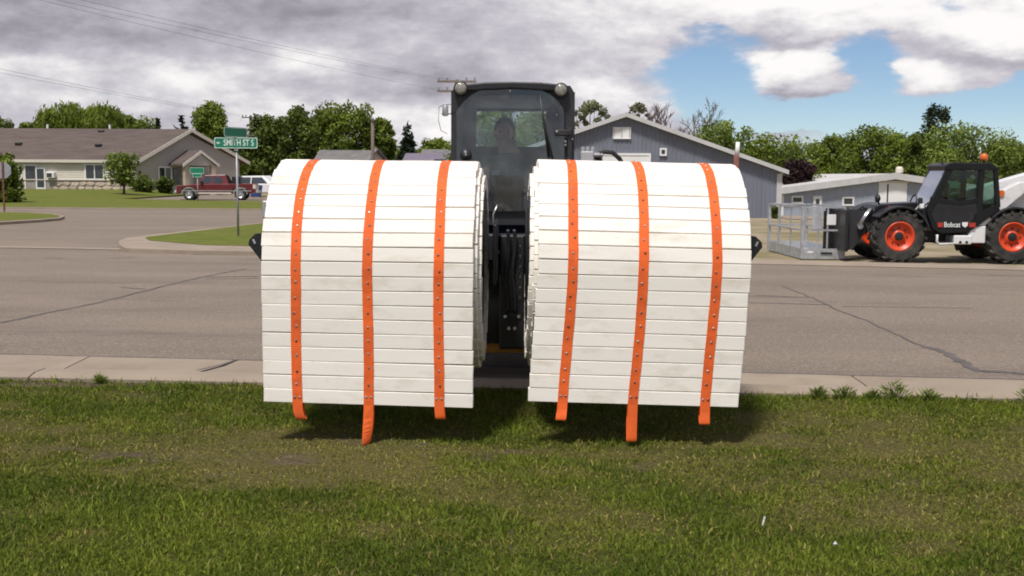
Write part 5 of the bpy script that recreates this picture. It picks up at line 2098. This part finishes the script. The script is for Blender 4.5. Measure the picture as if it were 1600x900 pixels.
HWX = .452
zt_ = lp_(800, 125)[1]
arch_px = [(716, 330), (716, 250), (716, 176), (720, 169), (727, 161), (737, 152), (750, 144), (770, 138), (800, 135.5), (828, 138.5), (848, 145), (862, 153), (871, 162), (877, 171), (879, 180), (879, 250), (879, 330)]
inner = [lp_(*p) for p in arch_px]
cx = (inner[0][0] + inner[-1][0]) / 2
zb_ = inner[0][1]
outer = []
for (x, z), (px, py) in zip(inner, arch_px):
    outer.append(None)
n = len(inner)
oz = zt_ - .03
tops = {2: (-HWX, inner[2][1]), 0: (-HWX, zb_), 1: (-HWX, inner[1][1])}
outline = [(-HWX, zb_), (-HWX, inner[1][1]), (-HWX - .004, inner[2][1]), (-HWX - .006, oz - .22), (-HWX - .004, oz - .12), (-HWX + .005, oz - .05), (-HWX + .03, oz - .01), (-.20, oz + .002), (0, oz + .006), (.20, oz + .002),
           (HWX - .03, oz - .01), (HWX - .005, oz - .05), (HWX + .004, oz - .12), (HWX + .006, oz - .22), (HWX + .004, inner[14][1]), (HWX, inner[15][1]), (HWX, zb_)]
# front plate with the arched opening (the last pair of points closes the bottom rail)
fy0, fy1 = -.70, -.64
cab = empty('cab')
cab.parent = ld
MB().ringplate(outline, inner, 'y', fy0, fy1).build('front_frame', 'cabblack', cab, bevel=.006)
MB().box(-HWX, HWX, fy0 + .002, fy1, zb_ - .10, zb_).build('sill', 'cabblack', cab)
# door glass with dark edge band, set just in front
inn2 = [(cx + (x - cx) * .965, zb_ + (z - zb_) * .982) for x, z in inner]
inn3 = [(cx + (x - cx) * 1.03, zb_ + (z - zb_) * 1.012) for x, z in inner]
MB().ringplate(inn3, inn2, 'y', fy0 - .014, fy0 - .002).build('door_seal', 'black', cab)
MB().prism(inn3, 'y', fy0 - .0245, fy0 - .0165).build('windshield', 'dustyglass', cab)
# roof, sides, rear
rb = .62                               # rear plane (local y)
zt2 = oz + .0
ro = MB()
rv = [(-HWX + .02, oz - .02), (-.2, oz + .006), (0, oz + .010), (.2, oz + .006), (HWX - .02, oz - .02), (HWX - .02, oz - .06), (0, oz - .03), (-HWX + .02, oz - .06)]
ro.prism(rv, 'y', fy1 + .001, rb + .10)
ro.build('roof', 'cabblack', cab, bevel=.008)
visor = MB().prism([(-HWX + .06, oz - .008), (-.2, oz + .010), (0, oz + .014), (.2, oz + .010), (HWX - .06, oz - .008), (HWX - .09, oz - .055), (0, oz - .035), (-HWX + .09, oz - .055)], 'y', fy0 - .05, fy0 - .001).build('roof_lip', 'black', cab, bevel=.01)
for s_ in (-1, 1):
    a = s_ * (HWX - .012)
    o2 = [(fy1, zb_ - .1), (rb, zb_ - .1), (rb, oz - .05), (fy1, oz - .05)]
    i2 = [(fy1 + .10, 1.38), (rb - .14, 1.38), (rb - .16, oz - .16), (fy1 + .10, oz - .16)]
    MB().ringplate(o2, i2, 'x', a - .02, a + .02).build('side_frame', 'cabblack', cab)
    MB().box(a - .004, a + .004, fy1 + .08, rb - .12, 1.36, oz - .14).build('side_window', 'glass', cab)
    for k in range(5):
        yy = fy1 + .10 + (rb - fy1 - .26) * (k + .5) / 5
        MB().box(a - .016, a - .006 if s_ > 0 else a + .016, yy - .008, yy + .008, 1.38, oz - .16).build('guard_bar', 'cabblack', cab)
o2 = [(-HWX + .03, zb_ - .1), (HWX - .03, zb_ - .1), (HWX - .03, oz - .05), (-HWX + .03, oz - .05)]
i2 = [(-.315, 1.70 + LZ), (.285, 1.70 + LZ), (.285, 2.00 + LZ), (-.315, 2.00 + LZ)]
MB().ringplate(o2, i2, 'y', rb - .03, rb + .02).build('rear_frame', 'cabblack', cab)
MB().box(-.325, .295, rb - .012, rb - .004, 1.69 + LZ, 2.01 + LZ).build('rear_window', 'glass', cab)
# head liner and interior
MB().box(-.40, .40, fy1 + .02, rb - .05, oz - .10, oz - .075).build('head_liner', 'cabblack', cab)
se = MB().bbox(-.30, .20, .42, .54, .75 + LZ, 1.62 + LZ, .05).build('seat_back', 'black', cab)
MB().bbox(-.30, .20, -.05, .45, .62 + LZ, .78 + LZ, .05).build('seat_cushion', 'black', cab)
for s_ in (-1, 1):
    MB().bbox(-.05 + s_ * .33 - .05, -.05 + s_ * .33 + .05, -.25, .30, .70 + LZ, 1.10 + LZ, .03).build('armrest', 'black', cab)
    MB().tube([(-.05 + s_ * .31, -.20, 1.08 + LZ), (-.05 + s_ * .30, -.24, 1.24 + LZ)], [.016, .024], 8).build('joystick', 'black', cab, True)
# lamps in the upper corners
for px, py in ((720.5, 139), (876, 141.5)):
    x, z = lp_(px, py)
    hl = MB().lathe([(.052, fy0 + .01), (.056, fy0 - .03), (.053, fy0 - .050), (.044, fy0 - .052)], 'y', (x, 0, z), 24).build('headlight', 'black', cab, True)
    MB().lathe([(.044, fy0 - .050), (.042, fy0 - .066), (.028, fy0 - .074), (.001, fy0 - .077)], 'y', (x, 0, z), 24).build('lens', 'lens', hl, True)
# wiper, hinge plate, bolts
a, b_ = lp_(843, 148), lp_(858, 246)
wi = MB()
wi.tube([(a[0], fy0 - .04, a[1]), (b_[0], fy0 - .04, b_[1])], [.006, .013], 6)
wi.build('wiper_arm', 'black', cab, True)
a, b_ = lp_(851, 190), lp_(864, 250)
MB().tube([(a[0], fy0 - .034, a[1]), (b_[0], fy0 - .034, b_[1])], .007, 6).build('wiper_blade', 'rubber', cab, True)
(x0, z0), (x1, z1) = lp_(866, 212), lp_(892, 203)
MB().bbox(x0, x1, fy0 - .040, fy0 - .026, z0, z1, .006).build('hinge_plate', 'black', cab)
(x0, z0), (x1, z1) = lp_(886, 250), lp_(894, 200)
MB().bbox(x0, x1, fy0 - .02, fy0 - .001, z0, z1, .004).build('hinge_post', 'cabblack', cab)
for px, py, r_ in ((797, 143, .008), (869.5, 206, .009), (869.5, 180, .006), (883, 221.5, .008), (883, 227, .008), (894, 218, .006), (850, 131, .006)):
    x, z = lp_(px, py)
    MB().lathe([(r_, fy0 - .001), (r_, fy0 - .046), (r_ * .5, fy0 - .05)], 'y', (x, 0, z), 10).build('bolt', 'silver', cab)
x, z = lp_(728.5, 243)
kn = MB().lathe([(.040, fy0 - .001), (.045, fy0 - .03), (.038, fy0 - .06)], 'y', (x, 0, z), 16).build('door_knob', 'black', cab, True)
MB().lathe([(.009, fy0 - .06), (.006, fy0 - .066)], 'y', (x, 0, z + .005), 10).build('knob_bolt', 'silver', kn)
# machine body, lift arms, wheels
MB().bbox(-.46, .46, -.70, 1.75, .30, .98, .03).build('body', 'black', ld)
MB().bbox(-.78, .78, 1.2, 1.95, .45, 1.45, .05).build('engine_housing', 'machwhite', ld)
for s_ in (-1, 1):
    MB().prism([(-.95, .45), (-.80, .45), (-.55, .98), (1.30, 1.48), (1.75, 1.40), (1.75, 1.58), (1.20, 1.66), (-.62, 1.16), (-.80, 1.0)], 'x', s_ * .66 - .06, s_ * .66 + .06).build('lift_arm', 'black', ld, bevel=.01)
    MB().tube([(s_ * .57, -.66, .42), (s_ * .57, -.3, .95)], .04, 10).build('tilt_cylinder', 'silver', ld, True)
    for y in (-.42, .95):
        wheel(ld, (s_ * .72, y, .415), .415, .30, axis='x', rim_r=.5, rimm='machwhite', seg=26)
MB().bbox(-.56, .56, -.98, -.86, .32, .78, .02).build('quick_coupler', 'black', ld)
MB().tube([(-.6, -.90, .72), (.6, -.90, .72)], .05, 12).build('torque_tube', 'black', ld, True)


# ================================================================== OPERATOR
def capsules_mesh(name, caps, voxel=.009, smooth_it=5):
    """union of tapered capsules and ellipsoids turned into one continuous skin"""
    bm = bmesh.new()
    for c in caps:
        if c[0] == 'e':
            _, p, rr, rot = c
            r0 = bmesh.ops.create_uvsphere(bm, u_segments=18, v_segments=12, radius=1)
            mt = Matrix.Translation(Vector(p)) @ Euler(rot).to_matrix().to_4x4() @ Matrix.Diagonal((*rr, 1))
            bmesh.ops.transform(bm, matrix=mt, verts=r0['verts'])
        else:
            _, a, b_, ra, rb_ = c
            a, b_ = Vector(a), Vector(b_)
            for p, r_ in ((a, ra), (b_, rb_)):
                r0 = bmesh.ops.create_uvsphere(bm, u_segments=14, v_segments=9, radius=r_)
                bmesh.ops.translate(bm, verts=r0['verts'], vec=p)
            d = b_ - a
            r0 = bmesh.ops.create_cone(bm, cap_ends=True, segments=16, radius1=ra, radius2=rb_, depth=d.length)
            bmesh.ops.transform(bm, matrix=Matrix.Translation((a + b_) / 2) @ d.to_track_quat('Z', 'Y').to_matrix().to_4x4(), verts=r0['verts'])
    me = bpy.data.meshes.new(name)
    bm.to_mesh(me)
    bm.free()
    o = bpy.data.objects.new(name, me)
    COL.objects.link(o)
    r_ = o.modifiers.new('r', 'REMESH')
    r_.mode = 'VOXEL'
    r_.voxel_size = voxel
    s_ = o.modifiers.new('s', 'SMOOTH')
    s_.iterations = smooth_it
    s_.factor = .5
    me2 = bpy.data.meshes.new_from_object(o.evaluated_get(bpy.context.evaluated_depsgraph_get()))
    bpy.data.objects.remove(o)
    me2.name = name
    me2.polygons.foreach_set('use_smooth', [True] * len(me2.polygons))
    return me2


OX, OY = -.055, CY + .95                # seat position
per = tag(empty('person', (OX, OY, .78)), 'person in a navy jacket sitting in the cab, one fist at the chin', 'person')
hz = 1.80 - .78                        # head centre above the seat
sh = 1.565 - .78                       # shoulder height
hd = Vector((-.012, -.10, hz))
caps = [
    # torso, neck, hips
    ('e', (0, .0, .14), (.19, .15, .16), (0, 0, 0)), ('e', (0, -.01, .38), (.185, .125, .24), (0, 0, 0)), ('e', (0, -.02, .62), (.205, .12, .20), (0, 0, 0)),
    ('c', (-.15, -.02, sh - .03), (.15, -.02, sh - .03), .075, .075), ('c', (0, -.02, sh - .02), (-.008, -.07, hz - .07), .064, .056),
    # head: skull, face, jaw, chin, nose, ears, brow, mouth
    ('e', hd + Vector((0, .015, .025)), (.076, .096, .098), (0, 0, 0)), ('e', hd + Vector((0, -.03, -.035)), (.062, .068, .078), (0, 0, 0)), ('e', hd + Vector((0, -.058, -.085)), (.036, .032, .028), (0, 0, 0)),
    ('c', hd + Vector((0, -.092, .018)), hd + Vector((0, -.112, -.024)), .009, .015), ('e', hd + Vector((-.079, .01, -.01)), (.012, .022, .032), (0, 0, .3)), ('e', hd + Vector((.079, .01, -.01)), (.012, .022, .032), (0, 0, -.3)),
    ('c', hd + Vector((-.04, -.078, .032)), hd + Vector((.04, -.078, .032)), .013, .013), ('c', hd + Vector((-.02, -.094, -.052)), hd + Vector((.02, -.094, -.052)), .008, .008),
    # legs on the seat, calves down
    ('c', (-.10, -.02, .08), (-.13, -.44, .13), .095, .07), ('c', (.10, -.02, .08), (.13, -.44, .13), .095, .07),
    ('c', (-.13, -.44, .13), (-.13, -.50, -.28), .066, .046), ('c', (.13, -.44, .13), (.13, -.50, -.28), .066, .046),
    ('c', (-.13, -.50, -.29), (-.13, -.66, -.33), .046, .036), ('c', (.13, -.50, -.29), (.13, -.66, -.33), .046, .036),
]
# right arm (left in the picture) lying in the lap, left arm raised to the chin
RS, RE, RW = Vector((-.205, -.01, sh - .05)), Vector((-.27, -.10, sh - .33)), Vector((-.07, -.33, sh - .36))
LS, LE, LW = Vector((.205, -.01, sh - .05)), Vector((.235, -.20, sh - .27)), Vector((.075, -.235, sh + .085))
caps += [('c', RS, RE, .066, .050), ('c', RE, RW, .050, .034), ('c', LS, LE, .066, .050), ('c', LE, LW, .050, .034)]


def hand(w_, d, up, curl, side):
    """palm and five fingers from the wrist w_, pointing along d, knuckles towards up"""
    d, up = d.normalized(), up.normalized()
    x = d.cross(up).normalized() * side
    out = [('c', w_, w_ + d * .035, .030, .034)]
    for k in range(3):
        out.append(('c', w_ + d * .03 + x * (-.022 + .022 * k), w_ + d * .085 + x * (-.024 + .024 * k), .017, .015))
    for k, l_ in enumerate((.036, .042, .039, .031)):
        b0 = w_ + d * .088 + x * (-.033 + .022 * k)
        ang = 0.0
        for j, f in enumerate((1.0, .75, .55)):
            ang += curl
            dd = d * math.cos(ang) - up * math.sin(ang)
            b1_ = b0 + dd * l_ * f
            out.append(('c', b0, b1_, .0098 - .0008 * j, .0092 - .0008 * j))
            b0 = b1_
    t0 = w_ + d * .03 - x * .028
    t1_ = t0 + (d * .5 - x * .7 - up * .35).normalized() * .040
    t2_ = t1_ + (d * .85 - x * .1 - up * .5).normalized() * .034
    out += [('c', t0, t1_, .0125, .0110), ('c', t1_, t2_, .0105, .0090)]
    return out


caps += hand(RW, Vector((.75, -.45, -.05)), Vector((0, -.2, 1)), .55, 1)
caps += hand(LW, Vector((-.62, -.02, .72)), Vector((.2, -1, .1)), .95, -1)
me = capsules_mesh('body', caps, .0075, 4)
for m_ in ('navy', 'skin', 'trousers'):
    me.materials.append(M[m_])
co = np.empty(len(me.polygons) * 3)
me.polygons.foreach_get('center', co)
co = co.reshape(-1, 3)
idx = np.zeros(len(co), int)
idx[co[:, 2] < .16] = 2
lw, rw = np.array(LW), np.array(RW)
hands_ = (np.linalg.norm(co - (lw + np.array([-.06, -.02, .07])), axis=1) < .105) & (co[:, 2] > sh + .075)
hands_ |= (np.linalg.norm(co - (rw + np.array([.085, -.05, -.01])), axis=1) < .098)
idx[hands_] = 1
idx[co[:, 2] > sh + .075] = 1
me.polygons.foreach_set('material_index', idx.astype(np.int32))
link('body', me, per)
hm = capsules_mesh('hair', [('e', hd + Vector((0, .026, .042)), (.083, .098, .092), (0, 0, 0)), ('e', hd + Vector((0, .05, -.02)), (.078, .072, .075), (0, 0, 0)),
                            ('c', hd + Vector((-.078, .0, .045)), hd + Vector((-.078, .01, -.005)), .012, .008), ('c', hd + Vector((.078, .0, .045)), hd + Vector((.078, .01, -.005)), .012, .008)], .008, 3)
hm.materials.append(M['hair'])
link('hair', hm, per)
ey = MB()
for s_ in (-1, 1):
    MB().lathe([(.013, -.004), (.009, -.010), (.001, -.012)], 'y', hd + Vector((s_ * .031, -.078, .008)), 10).build('eye', 'hair', per, True)
MB().bbox(-.030, .030, -.1035, -.098, hz - .055, hz - .049, .001, Matrix.Translation((hd.x, hd.y + .0, 0))).build('mouth', 'redtrim', per)
for x0, z0, w_, h_ in ((-.085, 1.535 - .78, .070, .038), (.115, 1.545 - .78, .088, .048)):
    MB().bbox(x0 - w_ / 2, x0 + w_ / 2, -.150, -.136, z0 - h_ / 2 - .06, z0 + h_ / 2 - .06, .003).build('chest_patch', 'patch', per)
MB().box(-.004, .004, -.146, -.138, .28, sh - .05).build('zip', 'black', per)

# ================================================================== SMALL THINGS ON THE LAWN
for px, py, lab in ((1192, 818, 'thin white scrap of litter standing in the right lawn'), (1305, 855, 'small white crumpled paper lying in the right lawn')):
    g = G(px, py, -.02)
    o = tag(empty('litter', (g.x, g.y, -.03)), lab, 'litter', 'white litter scraps on the lawn')
    tall = px == 1192
    mb = MB()
    if tall:
        mb.v = [(-.006, 0, .0), (.004, .002, .0), (.010, 0, .03), (.016, -.003, .055), (.006, .004, .056), (.0, .006, .03)]
        mb.f = [(0, 1, 2, 5), (5, 2, 3, 4)]
    else:
        mb.v = [(-.014, 0, .03), (.0, -.012, .034), (.014, 0, .03), (.0, .012, .032), (0, 0, .048), (0, 0, .02)]
        mb.f = [(0, 1, 4), (1, 2, 4), (2, 3, 4), (3, 0, 4), (1, 0, 5), (2, 1, 5), (3, 2, 5), (0, 3, 5)]
    mb.build('paper_scrap', 'litter', o).scale = (.7, .7, .75)

WE = [(1272, 600, .12, 'weed tuft growing at the kerb right of the right roll'), (1310, 602, .13, 'spreading weed tuft at the kerb, second from the right roll'),
      (1352, 604, .10, 'small weed tuft between the larger weeds at the kerb'),
      (1385, 600, .20, 'tallest leafy weed at the kerb on the right'), (1435, 606, .12, 'thin weed right of the tallest kerb weed'),
      (1585, 600, .18, 'leafy weed at the kerb by the right picture edge'), (165, 596, .08, 'low grass clump at the kerb on the left')]
for px, py, hh, lab in WE:
    g = G(px, 616 if px > 800 else 592, -.03)
    o = tag(empty('weed', (g.x, lawn_edge(g.x) - .05, -.04)), lab, 'weed', 'weeds along the kerb')
    n = 130
    a = rng.uniform(0, 2 * PI, n)
    t = rng.random(n)
    hh *= .72
    rr = hh * .85 * rng.random(n) ** .8
    c = np.stack([np.cos(a) * rr, np.sin(a) * rr * .6, hh * (.1 + .9 * t * (1 - .5 * rr / (hh * .85)))], 1)
    d = np.stack([np.cos(a) * .8, np.sin(a) * .8, rng.uniform(.1, 1.2, n)], 1)
    d /= np.linalg.norm(d, axis=1)[:, None]
    s_ = np.cross(d, rng.normal(size=(n, 3)))
    s_ /= np.linalg.norm(s_, axis=1)[:, None]
    l_ = rng.uniform(.018, .050, n)[:, None]
    V = np.stack([c - d * l_, c - s_ * l_ * .11, c + d * l_, c + s_ * l_ * .11], 1).reshape(-1, 3)
    tri_object('leaves', V, np.arange(4 * n).reshape(n, 4), LEAVES['weed'], np.repeat(np.clip(rng.normal(.5, .25, n), 0, 1), 4), o)
    mb = MB()
    for k in range(7):
        aa = 2 * PI * k / 7
        mb.tube([(0, 0, 0), (math.cos(aa) * hh * .2, math.sin(aa) * hh * .15, hh * .55), (math.cos(aa) * hh * .35, math.sin(aa) * hh * .2, hh * .9)], [.003, .002, .001], 4)
    mb.build('stems', LEAVES['weed'], o)
